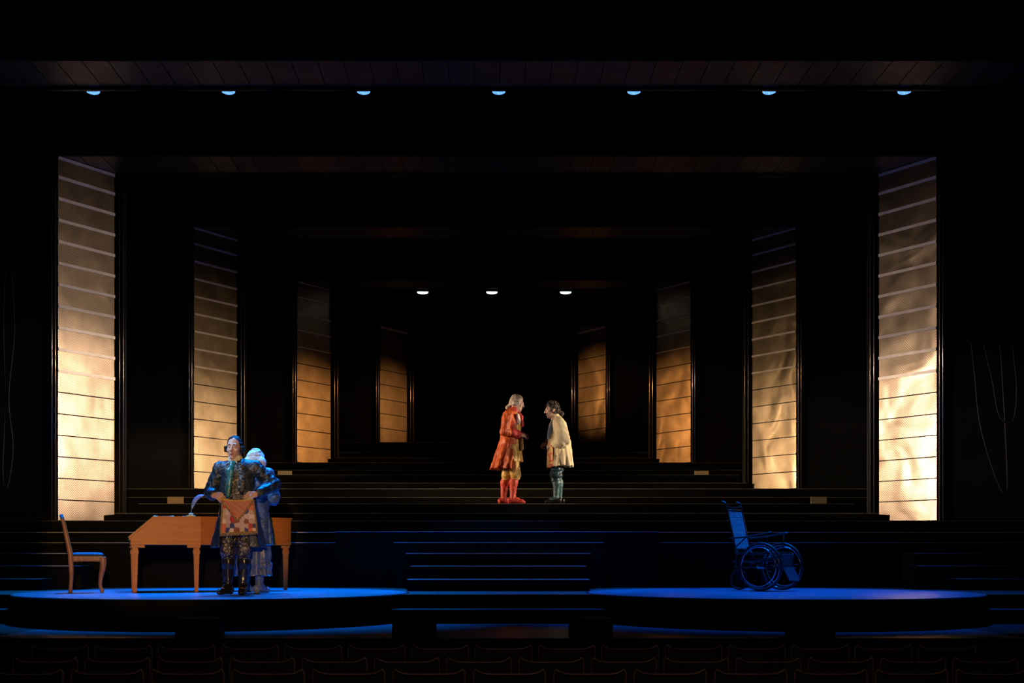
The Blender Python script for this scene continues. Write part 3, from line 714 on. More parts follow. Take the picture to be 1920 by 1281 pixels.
# ------------------------------------------------------------------ figures: smooth-blended volumes turned into meshes
class Field:
    """union / subtraction of rounded solids sampled on a grid (surface nets)"""
    def __init__(self, lo, hi, h):
        self.h = h; self.lo = np.array(lo, float)
        n = np.ceil((np.array(hi) - self.lo) / h).astype(int) + 1
        self.n = n; self.d = np.full(n, 0.2, np.float32)
    def apply(self, lo, hi, fn, k=0.0, sub=False):
        m = 2 * k + 3 * self.h
        a = np.clip(np.floor((np.array(lo) - m - self.lo) / self.h).astype(int), 0, self.n)
        b = np.clip(np.ceil((np.array(hi) + m - self.lo) / self.h).astype(int) + 1, 0, self.n)
        if np.any(b - a < 1): return self
        ax = [self.lo[i] + self.h * np.arange(a[i], b[i]) for i in range(3)]
        P = np.stack(np.meshgrid(*ax, indexing='ij'), -1)
        v = fn(P); S = (slice(a[0], b[0]), slice(a[1], b[1]), slice(a[2], b[2])); d = self.d[S]
        if sub: v = -v; q = np.maximum(d, v) + (np.maximum(k - np.abs(d - v), 0) ** 2 / (4 * k) if k else 0)
        else: q = np.minimum(d, v) - (np.maximum(k - np.abs(d - v), 0) ** 2 / (4 * k) if k else 0)
        self.d[S] = q
        return self
    def cone(self, a, b, ra, rb, k=0.02, sub=False, sq=None):
        a = np.array(a, float); b = np.array(b, float); R = max(ra, rb); ba = b - a; L = ba @ ba
        s = np.array(sq if sq else (1, 1, 1), float)
        def fn(P):
            t = np.clip(((P - a) @ ba) / max(L, 1e-9), 0, 1)
            return np.linalg.norm((P - (a + t[..., None] * ba)) / s, axis=-1) * s.min() - (ra + (rb - ra) * t) * s.min()
        e = R * s
        return self.apply(np.minimum(a, b) - e, np.maximum(a, b) + e, fn, k, sub)
    def ell(self, c, r, k=0.02, sub=False, R=None):
        c = np.array(c, float); r = np.array(r, float); rm = r.max()
        def fn(P):
            q = P - c
            if R is not None: q = q @ R
            k0 = np.linalg.norm(q / r, axis=-1); k1 = np.linalg.norm(q / (r * r), axis=-1)
            return k0 * (k0 - 1) / np.maximum(k1, 1e-6)
        return self.apply(c - rm, c + rm, fn, k, sub)
    def box(self, c, hf, k=0.01, rnd=0.005, sub=False, R=None):
        c = np.array(c, float); hf = np.array(hf, float); rm = np.linalg.norm(hf)
        def fn(P):
            q = P - c
            if R is not None: q = q @ R
            q = np.abs(q) - hf + rnd
            return np.linalg.norm(np.maximum(q, 0), axis=-1) + np.minimum(q.max(-1), 0) - rnd
        return self.apply(c - rm, c + rm, fn, k, sub)
    def skirt(self, top, bot, rt, rb, k=0.02, sub=False, folds=0, amp=0.0, ph=0.0, pw=1.0):
        """elliptical flaring tube from centre top to centre bot, with vertical folds deepening to the hem"""
        top = np.array(top, float); bot = np.array(bot, float); rt = np.array(rt, float); rb = np.array(rb, float)
        def fn(P):
            t = np.clip((top[2] - P[..., 2]) / (top[2] - bot[2]), 0, 1)
            c = top + (bot - top) * t[..., None]; tt = (t ** pw)[..., None]; r = rt + (rb - rt) * tt
            q = (P - c)[..., :2]; rr = np.linalg.norm(q / r, axis=-1)
            f = 1.0
            if folds: f = 1 + amp * t * np.sin(folds * np.arctan2(q[..., 1], q[..., 0]) + ph + 1.7 * np.sin(2.3 * np.arctan2(q[..., 1], q[..., 0])))
            d = (rr - f) * r.min(-1) * 0.8
            return np.maximum(d, np.maximum(P[..., 2] - top[2], bot[2] - P[..., 2]))
        e = np.maximum(rt, rb).max() * (1 + amp)
        lo = np.minimum(top, bot) - (e, e, 0); hi = np.maximum(top, bot) + (e, e, 0)
        return self.apply(lo, hi, fn, k, sub)
    def ripple(self, amp, f, seed=0, zr=None):
        """creases: a slowly varying displacement of the surface"""
        r = np.random.RandomState(seed)
        ax = [self.lo[i] + self.h * np.arange(self.n[i]) for i in range(3)]
        X, Y, Z = np.meshgrid(*ax, indexing='ij', sparse=True)
        w = 0
        for _ in range(4):
            v = r.normal(size=3) * f; p = r.uniform(0, 6.28)
            w = w + np.sin(v[0] * X + v[1] * Y + v[2] * Z + p + 1.5 * np.sin(0.6 * (v[1] * X - v[0] * Y + v[2] * Z)))
        self.d += (amp / 4 * w).astype(np.float32)
        return self
    def mesh(self):
        d = self.d; s = d < 0; n = self.n
        c = [(i, j, k) for i in (0, 1) for j in (0, 1) for k in (0, 1)]
        sl = lambda A, o: A[o[0]:n[0] - 1 + o[0], o[1]:n[1] - 1 + o[1], o[2]:n[2] - 1 + o[2]]
        cnt = sum(sl(s, o).astype(np.int8) for o in c)
        cells = np.argwhere((cnt > 0) & (cnt < 8)); 
        vals = {o: d[cells[:, 0] + o[0], cells[:, 1] + o[1], cells[:, 2] + o[2]] for o in c}
        acc = np.zeros((len(cells), 3)); num = np.zeros(len(cells))
        for o in c:
            for ax in range(3):
                if o[ax] == 0:
                    o2 = tuple(o[i] + (1 if i == ax else 0) for i in range(3))
                    va, vb = vals[o], vals[o2]; m = (va < 0) != (vb < 0)
                    t = va[m] / (va[m] - vb[m]); p = np.tile(np.array(o, float), (m.sum(), 1)); p[:, ax] += t
                    acc[m] += p; num[m] += 1
        V = self.lo + self.h * (cells + acc / num[:, None])
        idx = np.full(n - 1, -1, np.int64); idx[cells[:, 0], cells[:, 1], cells[:, 2]] = np.arange(len(cells))
        F = []
        for ax in range(3):
            b, e = (ax + 1) % 3, (ax + 2) % 3
            s0 = np.take(s, np.arange(n[ax] - 1), ax); s1 = np.take(s, np.arange(1, n[ax]), ax)
            E = np.argwhere(s0 != s1); E = E[(E[:, b] > 0) & (E[:, e] > 0) & (E[:, b] < n[b] - 1) & (E[:, e] < n[e] - 1)]
            ins = s[E[:, 0], E[:, 1], E[:, 2]]
            def at(db, de):
                Q = E.copy(); Q[:, b] += db; Q[:, e] += de; return idx[Q[:, 0], Q[:, 1], Q[:, 2]]
            q = np.stack([at(-1, -1), at(0, -1), at(0, 0), at(-1, 0)], 1)
            q[~ins] = q[~ins][:, ::-1]
            F.append(q)
        F = np.concatenate(F); F = F[(F >= 0).all(1)]
        return V, F
    def build(self, name, mat, parent=None):
        V, F = self.mesh()
        me = bpy.data.meshes.new(name)
        me.vertices.add(len(V)); me.vertices.foreach_set('co', V.astype(np.float32).ravel())
        me.loops.add(len(F) * 4); me.loops.foreach_set('vertex_index', F.astype(np.int32).ravel())
        me.polygons.add(len(F)); me.polygons.foreach_set('loop_start', np.arange(0, len(F) * 4, 4, dtype=np.int32))
        me.polygons.foreach_set('use_smooth', np.ones(len(F), bool))
        me.update(calc_edges=True); me.validate()
        for m in (mat if isinstance(mat, (list, tuple)) else [mat]): me.materials.append(m)
        o = bpy.data.objects.new(name, me)
        return link(o, parent)

def rotm(yaw=0, pitch=0, roll=0):
    """head turn (about z), nod (about x, positive looks down for a figure facing -y), tilt (about y)"""
    return np.array(Matrix.Rotation(yaw, 3, 'Z') @ Matrix.Rotation(pitch, 3, 'X') @ Matrix.Rotation(roll, 3, 'Y'))
SKIN = plain('skin', (0.62, 0.38, 0.28), 0.5, spec=0.4, var=0.12, scale=20)
LIPS = plain('lips', (0.38, 0.13, 0.11), 0.45, var=0.1)
EYEW = plain('eye_white', (0.6, 0.58, 0.55), 0.2, var=0.05)
IRIS = plain('iris', (0.03, 0.02, 0.015), 0.15, var=0.2)
BROW = plain('eyebrow', (0.03, 0.02, 0.015), 0.8, var=0.2)

def hand(F, wrist, dirv, palm, side, curl=0.9, h=1.0):
    """palm and five unequal fingers; dirv runs wrist to knuckles, palm points out of the palm, side towards the thumb"""
    w_ = np.array(wrist, float); d = np.array(dirv, float); d /= np.linalg.norm(d)
    p = np.array(palm, float); p -= d * (p @ d); p /= np.linalg.norm(p)
    sd = np.cross(d, p); sd *= 1 if sd @ np.array(side, float) > 0 else -1
    R = np.stack([sd, p, d], 1)
    F.box(w_ + d * 0.048, (0.037, 0.014, 0.045), 0.015, 0.012, R=R)
    F.cone(w_ - d * 0.03, w_ + d * 0.02, 0.025, 0.026, 0.02, sq=None)
    for i, (o, L, fan) in enumerate(((0.031, 0.068, 0.13), (0.0105, 0.078, 0.04), (-0.0105, 0.072, -0.05), (-0.031, 0.058, -0.15))):
        a = w_ + d * 0.088 + sd * o; dd = d + sd * fan; dd /= np.linalg.norm(dd)
        c1 = curl * 0.6; v1 = dd * math.cos(c1) + p * math.sin(c1); b = a + v1 * L * 0.5
        c2 = curl * 1.4; v2 = dd * math.cos(c2) + p * math.sin(c2); c_ = b + v2 * L * 0.32
        c3 = curl * 2.0; v3 = dd * math.cos(c3) + p * math.sin(c3); e = c_ + v3 * L * 0.26
        F.cone(a, b, 0.0098, 0.0090, 0.004); F.cone(b, c_, 0.0090, 0.0082, 0.003); F.cone(c_, e, 0.0082, 0.0070, 0.003)
    a = w_ + d * 0.022 + sd * 0.030; b = a + d * 0.030 + sd * 0.024 + p * 0.010; c_ = b + d * 0.030 + sd * 0.004 + p * 0.016
    F.cone(a, b, 0.014, 0.011, 0.008); F.cone(b, c_, 0.0108, 0.0085, 0.003)

def head(F, c, R, neck):
    c = np.array(c, float); q = lambda *v: c + R @ np.array(v, float)
    F.cone(neck, q(0, 0.02, -0.05), 0.056, 0.050, 0.03)
    F.ell(q(0, 0.012, 0.024), (0.073, 0.092, 0.100), 0.02, R=R)
    F.ell(q(0, -0.022, -0.045), (0.058, 0.068, 0.080), 0.03, R=R)
    F.ell(q(0, -0.066, -0.104), (0.026, 0.022, 0.022), 0.025, R=R)
    for sx in (-1, 1):
        F.ell(q(0.040 * sx, -0.062, -0.030), (0.022, 0.02, 0.02), 0.02, R=R)
        F.ell(q(0.030 * sx, -0.098, 0.006), (0.017, 0.014, 0.011), 0.008, True, R=R)
        F.ell(q(0.078 * sx, 0.014, -0.008), (0.010, 0.020, 0.032), 0.008, R=R)
    F.cone(q(-0.036, -0.078, 0.026), q(0.036, -0.078, 0.026), 0.013, 0.013, 0.015)
    F.cone(q(0, -0.088, 0.012), q(0, -0.111, -0.030), 0.009, 0.0145, 0.010)
    for sx in (-1, 1): F.ell(q(0.012 * sx, -0.098, -0.034), (0.010, 0.012, 0.009), 0.006, R=R)
    F.ell(q(0, -0.089, -0.062), (0.023, 0.010, 0.007), 0.005, R=R)
    F.ell(q(0, -0.087, -0.075), (0.021, 0.011, 0.008), 0.005, R=R)
def ball(name, c, r, mat, parent, R=None):
    bm = bmesh.new(); bmesh.ops.create_uvsphere(bm, u_segments=16, v_segments=10, radius=1.0)
    for v in bm.verts:
        p = np.array(v.co) * np.array(r); p = (R @ p if R is not None else p) + np.array(c); v.co = p
    return from_bm(name, bm, mat, parent, True)
def face_parts(c, R, body):
    c = np.array(c, float); q = lambda *v: c + R @ np.array(v, float)
    for sx in (-1, 1):
        e = ball('eye', q(0.030 * sx, -0.0795, 0.005), (0.0125, 0.0115, 0.0085), EYEW, body, R)
        ball('iris', q(0.030 * sx, -0.0872, 0.005), (0.0052, 0.0042, 0.0052), IRIS, e, R)
        tube('eyebrow', [tuple(q(x * sx, y, z)) for x, y, z in ((0.014, -0.093, 0.026), (0.030, -0.0915, 0.031), (0.047, -0.081, 0.026))], [0.0045, 0.0045, 0.002], BROW, body, 6)
    ball('lips', q(0, -0.0925, -0.0685), (0.021, 0.0085, 0.0105), LIPS, body, R)

def person(label, loc, rz, J, hc, R, hands, h=0.006):
    """J: joints; one continuous body"""
    F = Field((-0.62, -0.5, -0.01), (0.62, 0.5, 1.80), h)
    F.ell(J['pelvis'], (0.155, 0.11, 0.11), 0.03)
    F.cone(J['pelvis'], J['waist'], 0.115, 0.105, 0.04, sq=(1.2, 0.9, 1)); F.cone(J['waist'], J['chest'], 0.105, 0.125, 0.04, sq=(1.25, 0.85, 1))
    F.cone(J['chest'], J['neck'], 0.115, 0.055, 0.05)
    for s in 'RL':
        sh, el, wr = (np.array(J[n + s], float) for n in ('sh', 'el', 'wr'))
        F.cone(J['neck'], sh, 0.05, 0.052, 0.04); F.cone(sh, el, 0.050, 0.040, 0.03); F.cone(el, wr, 0.040, 0.026, 0.02)
        hp, kn, an, toe = (np.array(J[n + s], float) for n in ('hip', 'kn', 'an', 'toe'))
        F.cone(hp, kn, 0.084, 0.054, 0.04)
        mid = kn * 0.68 + an * 0.32 + np.array((0, 0.016, 0)); F.cone(kn, mid, 0.050, 0.052, 0.03); F.cone(mid, an, 0.050, 0.034, 0.03)
        ft = toe - an; ft[2] = 0; ft /= np.linalg.norm(ft); heel = an - ft * 0.045; heel[2] = 0.034
        F.cone(an, heel, 0.034, 0.032, 0.02); F.cone(an, toe, 0.034, 0.028, 0.02); F.cone(heel, toe, 0.030, 0.026, 0.02)
    head(F, hc, R, J['neck'])
    for hd in hands: hand(F, *hd)
    o = F.build('person', SKIN)
    o.location = loc; o.rotation_euler = (0, 0, rz)
    tag(o, label, 'person')
    face_parts(hc, R, o)
    return o
V3 = lambda *a: np.array(a, float)
def sleeve(F, J, s, r0, r1, r2, k=0.03, t=0.9):
    sh, el, wr = (np.array(J[n + s], float) for n in ('sh', 'el', 'wr'))
    F.cone(sh, el, r0, r1, k); F.cone(el, el + (wr - el) * t, r1, r2, k)
def shoe(name, an, toe, mat, parent, up=0.10, buckle=None):
    an = np.array(an, float); toe = np.array(toe, float); ft = toe - an; ft[2] = 0; ft /= np.linalg.norm(ft)
    F = Field(np.minimum(an, toe) - (0.14, 0.14, an[2] + 0.01), np.maximum(an, toe) + (0.14, 0.14, 0.12), 0.006)
    heel = an - ft * 0.045
    F.cone(heel * (1, 1, 0) + (0, 0, 0.052), toe * (1, 1, 0) + (0, 0, 0.030), 0.043, 0.036, 0.02)
    F.cone(toe * (1, 1, 0) + (0, 0, 0.030), toe * (1, 1, 0) + ft * 0.035 + (0, 0, 0.022), 0.036, 0.022, 0.02)
    F.cone(an * (1, 1, 0) + (0, 0, 0.06), an * (1, 1, 0) + (0, 0, up), 0.046, 0.043, 0.02)
    F.cone(heel * (1, 1, 0) + (0, 0, 0.0), heel * (1, 1, 0) + (0, 0, 0.04), 0.030, 0.036, 0.015)
    F.apply(np.array((-9, -9, -1.)), np.array((9, 9, 0.0)), lambda P: P[..., 2] - 0.002, 0, True)
    o = F.build(name, mat, parent)
    if buckle:
        c = an * (1, 1, 0) + ft * 0.075; sd = np.array((-ft[1], ft[0], 0))
        tube('buckle', [tuple(c + sd * a + ft * b + (0, 0, 0.082 - 0.4 * b)) for a, b in ((-0.02, -0.012), (0.02, -0.012), (0.02, 0.014), (-0.02, 0.014))], 0.004, buckle, o, 6, True)
    return o
def legwear(name, J, mat, parent, z0, z1, r_k, r_a):
    """stockings from under the knee to the ankle, one mesh each"""
    for s in 'RL':
        kn, an = np.array(J['kn' + s], float), np.array(J['an' + s], float); mid = kn * 0.68 + an * 0.32 + np.array((0, 0.016, 0))
        F = Field(np.minimum(kn, an) - 0.13, np.maximum(kn, an) + 0.13, 0.006)
        F.cone(kn, mid, r_k * 0.97, r_k, 0.03); F.cone(mid, an, r_k, r_a, 0.03); toe = np.array(J['toe' + s], float); F.cone(an, an * 0.45 + toe * 0.55, r_a, 0.036, 0.02); F.ripple(0.003, 60, 3)
        F.build(name, mat, parent)
def breeches(J, mat, parent, r_h=0.11, r_k=0.075, low=0.05, seed=1, amp=0.01, pz=1.0):
    F = Field((-0.35, -0.4, 0.2), (0.35, 0.4, 1.1), 0.008)
    F.ell(J['pelvis'], (0.175 * pz, 0.135 * pz, 0.13 * pz), 0.03)
    for s in 'RL':
        hp, kn, an = (np.array(J[n + s], float) for n in ('hip', 'kn', 'an')); d = (an - kn); d /= np.linalg.norm(d)
        F.cone(hp, kn, r_h, r_k, 0.03); F.cone(kn, kn + d * low, r_k, r_k * 0.86, 0.02)
    F.ripple(amp, 35, seed)
    o = F.build('breeches', mat, parent)
    for s in 'RL':
        kn, an = np.array(J['kn' + s], float), np.array(J['an' + s], float); d = (an - kn); d /= np.linalg.norm(d); c = kn + d * (low + 0.035)
        tube('knee_band', [tuple(c + r_k * 0.80 * V3(math.cos(a), math.sin(a), 0)) for a in [k * PI / 12 for k in range(24)]], 0.010, mat, o, 8, True)
    return o

# ---- man with the patchwork apron, facing the audience
J = dict(pelvis=(0.02, 0, 0.86), waist=(0.02, 0.0, 1.02), chest=(0.025, 0.01, 1.23), neck=(0.0, 0.01, 1.40),
         shR=(-0.165, 0.01, 1.335), elR=(-0.275, 0.04, 1.09), wrR=(-0.205, -0.165, 1.05), shL=(0.205, 0.01, 1.345), elL=(0.395, 0.05, 1.165), wrL=(0.245, -0.165, 1.06),
         hipR=(-0.075, 0, 0.84), knR=(-0.085, -0.015, 0.45), anR=(-0.085, 0.0, 0.085), toeR=(-0.135, -0.13, 0.03),
         hipL=(0.105, 0, 0.84), knL=(0.085, -0.01, 0.45), anL=(0.075, 0.01, 0.085), toeL=(0.085, -0.125, 0.03))
hc = V3(-0.015, -0.015, 1.555); R = rotm(-0.10, 0.02, 0.03)
P = person('man in dark blue coat holding up a patchwork apron', (-2.82, 13.40, 0.006), 0, J, hc, R,
           [(J['wrR'], (0.75, -0.45, -0.25), (0.2, 0.8, -0.6), (0.2, -0.4, 0.9), 0.9), (J['wrL'], (-0.75, -0.40, -0.30), (-0.2, 0.8, -0.6), (-0.2, -0.4, 0.9), 0.9)])
COAT1 = brocade('blue_brocade_coat', (0.010, 0.018, 0.034), (0.06, 0.10, 0.16), 55, 0.56, 0.30, tmetal=0.4)
VEST1 = brocade('dark_brocade', (0.012, 0.011, 0.012), (0.26, 0.23, 0.19), 34, 0.56, 0.5, tmetal=0.4)
BOOT = plain('black_leather', (0.012, 0.011, 0.011), 0.25, spec=0.6, var=0.3)
SILVER = plain('silver', (0.7, 0.68, 0.62), 0.25, metal=1.0, var=0.1); GOLD = plain('gold_lace', (0.65, 0.42, 0.14), 0.5, metal=0.4, var=0.5, scale=60, bump=0.8, bscale=160)
WHITE = plain('white_linen', (0.72, 0.68, 0.58), 0.7, var=0.12, bump=0.3)
# waistcoat, then coat open at the front
F = Field((-0.4, -0.4, 0.6), (0.45, 0.4, 1.5), 0.008)
F.cone(V3(0.02, 0, 0.92), V3(0.02, 0, 1.05), 0.135, 0.125, 0.04, sq=(1.2, 0.9, 1)); F.cone(V3(0.02, 0, 1.05), V3(0.02, 0.0, 1.28), 0.125, 0.135, 0.05, sq=(1.25, 0.9, 1)); F.cone(V3(0.02, 0, 1.28), V3(0.0, 0, 1.385), 0.11, 0.065, 0.04)
F.skirt((0.02, 0, 0.95), (0.02, -0.01, 0.74), (0.17, 0.135), (0.20, 0.155), 0.03, folds=7, amp=0.05)
vest = F.build('waistcoat', VEST1, P)
for k in range(7): ball('button', (-0.012 + 0.006 * k * 0.3, -0.128 - 0.004 * math.sin(k), 1.27 - k * 0.042), (0.009, 0.006, 0.009), SILVER, vest)
F = Field((-0.6, -0.45, 0.42), (0.6, 0.5, 1.5), 0.008)
F.cone(V3(0.02, 0.02, 0.95), V3(0.02, 0.015, 1.06), 0.148, 0.145, 0.04, sq=(1.2, 0.95, 1)); F.cone(V3(0.02, 0.015, 1.06), V3(0.02, 0.015, 1.28), 0.145, 0.148, 0.05, sq=(1.25, 0.95, 1)); F.cone(V3(0.02, 0.02, 1.28), V3(0.0, 0.02, 1.39), 0.12, 0.075, 0.04)
for s in 'RL': F.cone(V3(0.01, 0.02, 1.36), J['sh' + s], 0.075, 0.080, 0.04)
F.skirt((0.02, 0.02, 1.0), (0.02, 0.05, 0.50), (0.18, 0.15), (0.275, 0.20), 0.03, folds=8, amp=0.07, ph=0.7)
F.skirt((0.02, 0.02, 0.93), (0.02, 0.05, 0.44), (0.16, 0.125), (0.255, 0.18), 0.005, True, folds=8, amp=0.07, ph=0.7)
F.box((-0.01, -0.25, 1.18), (0.065, 0.2, 0.20), 0.02, 0.02, True); F.box((0.0, -0.25, 0.72), (0.155, 0.25, 0.32), 0.02, 0.02, True)
F.ripple(0.008, 26, 4)
coat = F.build('coat', COAT1, P)
for s in 'RL':
    F = Field((-0.6, -0.45, 0.9), (0.6, 0.4, 1.5), 0.008); sleeve(F, J, s, 0.078, 0.070, 0.056, t=0.80)
    el, wr = np.array(J['el' + s]), np.array(J['wr' + s]); a = el + (wr - el) * 0.55; b = el + (wr - el) * 0.82; F.cone(a, b, 0.066, 0.068, 0.005); F.ripple(0.009, 40, 8)
    F.build('sleeve', COAT1, P)
    cf = el + (wr - el) * 0.93; F = Field(cf - 0.1, cf + 0.1, 0.006); F.cone(el + (wr - el) * 0.84, cf, 0.046, 0.042, 0.01); F.ripple(0.008, 90, 2); F.build('cuff', WHITE, P)
# lapel embroidery on his left front, collar, cravat
F = Field((-0.15, -0.3, 1.05), (0.3, 0.1, 1.45), 0.007); F.cone(V3(0.075, -0.10, 1.36), V3(0.095, -0.150, 1.10), 0.028, 0.034, 0.01, sq=(1, 0.5, 1)); F.ripple(0.01, 50, 6); F.build('lapel', VEST1, P)
F = Field((-0.15, -0.15, 1.32), (0.15, 0.15, 1.50), 0.006)
F.cone(V3(0, 0.0, 1.37), V3(-0.005, 0.0, 1.425), 0.082, 0.078, 0.01); F.ripple(0.008, 70, 5); F.build('collar', WHITE, P)
TEAL = plain('teal_silk', (0.03, 0.25, 0.30), 0.35, var=0.7, scale=14, stretch=(6, 6, 0.6))
F = Field((-0.15, -0.25, 1.0), (0.15, 0.1, 1.46), 0.006); F.cone(V3(-0.02, -0.080, 1.385), V3(-0.035, -0.125, 1.30), 0.034, 0.034, 0.02, sq=(1, 0.6, 1)); F.cone(V3(-0.035, -0.125, 1.30), V3(-0.055, -0.150, 1.05), 0.034, 0.024, 0.02, sq=(1, 0.55, 1)); F.ripple(0.003, 60, 9); F.build('cravat', TEAL, P)
breeches(J, VEST1, P, 0.10, 0.074, 0.03)
legwear('boot_shaft', J, BOOT, P, 0, 0, 0.063, 0.048)
for s in 'RL': shoe('shoe', J['an' + s], J['toe' + s], BOOT, P, 0.13, SILVER)
HAIRD = plain('dark_hair', (0.014, 0.011, 0.010), 0.5, spec=0.25, var=0.4, scale=30, stretch=(1, 1, 5), bump=0.5, bscale=60)
def hair(c, R, mat, parent, rolls=True, puff=1.0, queue=None, fr=0.063, seed=2, rip=0.006, low=-0.06):
    c = np.array(c, float); q = lambda *v: c + R @ np.array(v, float)
    F = Field(c - 0.24, c + 0.22, 0.006)
    F.ell(q(0, 0.020, 0.030), (0.083 * puff, 0.100 * puff, 0.108 * puff), 0.02, R=R)
    F.ell(q(0, 0.055, -0.02), (0.072 * puff, 0.065 * puff, 0.085 * puff), 0.03, R=R)
    F.box(q(0, -0.118, -0.055 + (fr - 0.063) / 2), (0.070, 0.075, 0.118 + (fr - 0.063) / 2), 0.025, 0.03, True, R=R)       # the face
    F.box(q(0, -0.05, -0.16), (0.2, 0.2, 0.16 + low), 0.02, 0.02, True, R=R)
    F.ripple(rip, 60, seed)
    if rolls:
        for sx in (-1, 1):
            for dz in (0.0, -0.030): F.cone(q(0.086 * sx, -0.020, dz), q(0.086 * sx, 0.045, dz), 0.0185, 0.0185, 0.004)
    if queue: 
        for a, b, ra, rb in queue: F.cone(q(*a), q(*b), ra, rb, 0.012)
    return F.build('hair', mat, parent)
hair(hc, R, HAIRD, P, True, 0.955, None, fr=0.090)
# the apron
m, nt, b_ = nodes('patchwork'); MATS['patchwork'] = m
vv = pos(nt, 'obj', (1, 1, 1)); vo = N(nt, 'ShaderNodeTexVoronoi'); vo.inputs['Scale'].default_value = 21; vo.inputs['Randomness'].default_value = 0.55; vo.voronoi_dimensions = '2D'
sx_ = N(nt, 'ShaderNodeSeparateXYZ'); cb_ = N(nt, 'ShaderNodeCombineXYZ'); nt.links.new(vv, sx_.inputs[0]); nt.links.new(sx_.outputs[0], cb_.inputs[0]); nt.links.new(sx_.outputs[2], cb_.inputs[1]); nt.links.new(cb_.outputs[0], vo.inputs['Vector'])
wn = N(nt, 'ShaderNodeSeparateColor'); nt.links.new(vo.outputs['Color'], wn.inputs[0])
rp = N(nt, 'ShaderNodeValToRGB'); rp.color_ramp.interpolation = 'CONSTANT'
pal = [(0.45, 0.05, 0.04), (0.70, 0.58, 0.48), (0.24, 0.07, 0.045), (0.05, 0.06, 0.16), (0.62, 0.16, 0.08), (0.52, 0.38, 0.28), (0.04, 0.22, 0.28), (0.28, 0.16, 0.10), (0.70, 0.42, 0.06), (0.58, 0.45, 0.40), (0.50, 0.06, 0.06)]
el_ = rp.color_ramp.elements
for i, cc in enumerate(pal):
    e_ = el_[i] if i < 2 else el_.new(0.5)
    e_.position = i / len(pal); e_.color = (*cc, 1)
nt.links.new(wn.outputs[0], rp.inputs[0]); nt.links.new(rp.outputs[0], b_.inputs['Base Color']); b_.inputs['Roughness'].default_value = 0.75
PATCH = m
m2, nt, b_ = nodes('red_striped_flap'); MATS['flap'] = m2
vv = pos(nt); vo = N(nt, 'ShaderNodeTexWave'); vo.inputs['Scale'].default_value = 9; vo.inputs['Distortion'].default_value = 3; vo.bands_direction = 'DIAGONAL'; nt.links.new(vv, vo.inputs['Vector'])
rp = N(nt, 'ShaderNodeValToRGB'); rp.color_ramp.interpolation = 'CONSTANT'; el_ = rp.color_ramp.elements
for i, cc in enumerate([(0.55, 0.08, 0.05), (0.6, 0.5, 0.42), (0.05, 0.10, 0.16), (0.60, 0.20, 0.10)]):
    e_ = el_[i] if i < 2 else el_.new(0.5); e_.position = i / 4; e_.color = (*cc, 1)
nt.links.new(vo.outputs['Fac'], rp.inputs[0]); nt.links.new(rp.outputs[0], b_.inputs['Base Color']); b_.inputs['Roughness'].default_value = 0.7
def sheet(name, fn, nu, nv, mat, parent, th=0.004):
    bm = bmesh.new(); G = [[bm.verts.new(fn(i / nu, j / nv)) for j in range(nv + 1)] for i in range(nu + 1)]
    for i in range(nu):
        for j in range(nv): bm.faces.new((G[i][j], G[i + 1][j], G[i + 1][j + 1], G[i][j + 1]))
    bmesh.ops.remove_doubles(bm, verts=bm.verts, dist=1e-5)
    o = from_bm(name, bm, mat, parent, True); md = o.modifiers.new('thick', 'SOLIDIFY'); md.thickness = th; md.offset = 0
    return o
def apy(u, v): return -0.205 - 0.02 * math.sin(PI * u) + 0.014 * v * math.sin(u * 13) + 0.012 * math.sin(u * 5 + v * 4) - 0.02 * v
def apx(u, v): return 0.062 + (u - 0.5) * (0.325 + 0.05 * v) + 0.012 * v
def apz(u, v): return 0.995 - 0.345 * v - 0.02 * math.sin(PI * u) * (1 - v) + 0.02 * v * (u - 0.5)
ap_ = sheet('apron', lambda u, v: (apx(u, v), apy(u, v), apz(u, v)), 30, 30, PATCH, P)
def fl(u, v):
    d_ = 0.60 * (1 - abs(2 * u - 1)) * v + 0.012 * v
    return (apx(u, d_), apy(u, d_) - 0.010, apz(u, d_))
sheet('flap', fl, 30, 14, m2, ap_)
edge = [(0, t_ / 20) for t_ in range(21)] + [(t_ / 20, 1) for t_ in range(1, 21)] + [(1, 1 - t_ / 20) for t_ in range(1, 21)]
bm = bmesh.new(); rr = random.Random(3)
add_tube(bm, [(apx(u, v), apy(u, v) - 0.004, apz(u, v)) for u, v in edge], 0.011, 8)
for u, v in [(t_ / 40, 1) for t_ in range(41)]: add_tube(bm, [(apx(u, v), apy(u, v) - 0.004, apz(u, v)), (apx(u, v) + rr.uniform(-.006, .006), apy(u, v) - 0.006, apz(u, v) - 0.028)], 0.005, 5)
from_bm('fringe', bm, GOLD, ap_, True)
edge = [(t_ / 24, 0.012 + 0.60 * (1 - abs(2 * t_ / 24 - 1))) for t_ in range(25)]
tube('flap_fringe', [(apx(u, v), apy(u, v) - 0.016, apz(u, v)) for u, v in edge], 0.010, GOLD, ap_, 8)
tube('waistband', [(apx(u, 0) , apy(u, 0) - 0.006, apz(u, 0) + 0.008) for u in [k / 16 for k in range(17)]], 0.013, plain('yellow_ribbon', (0.62, 0.36, 0.07), 0.5, var=0.2), ap_, 8)

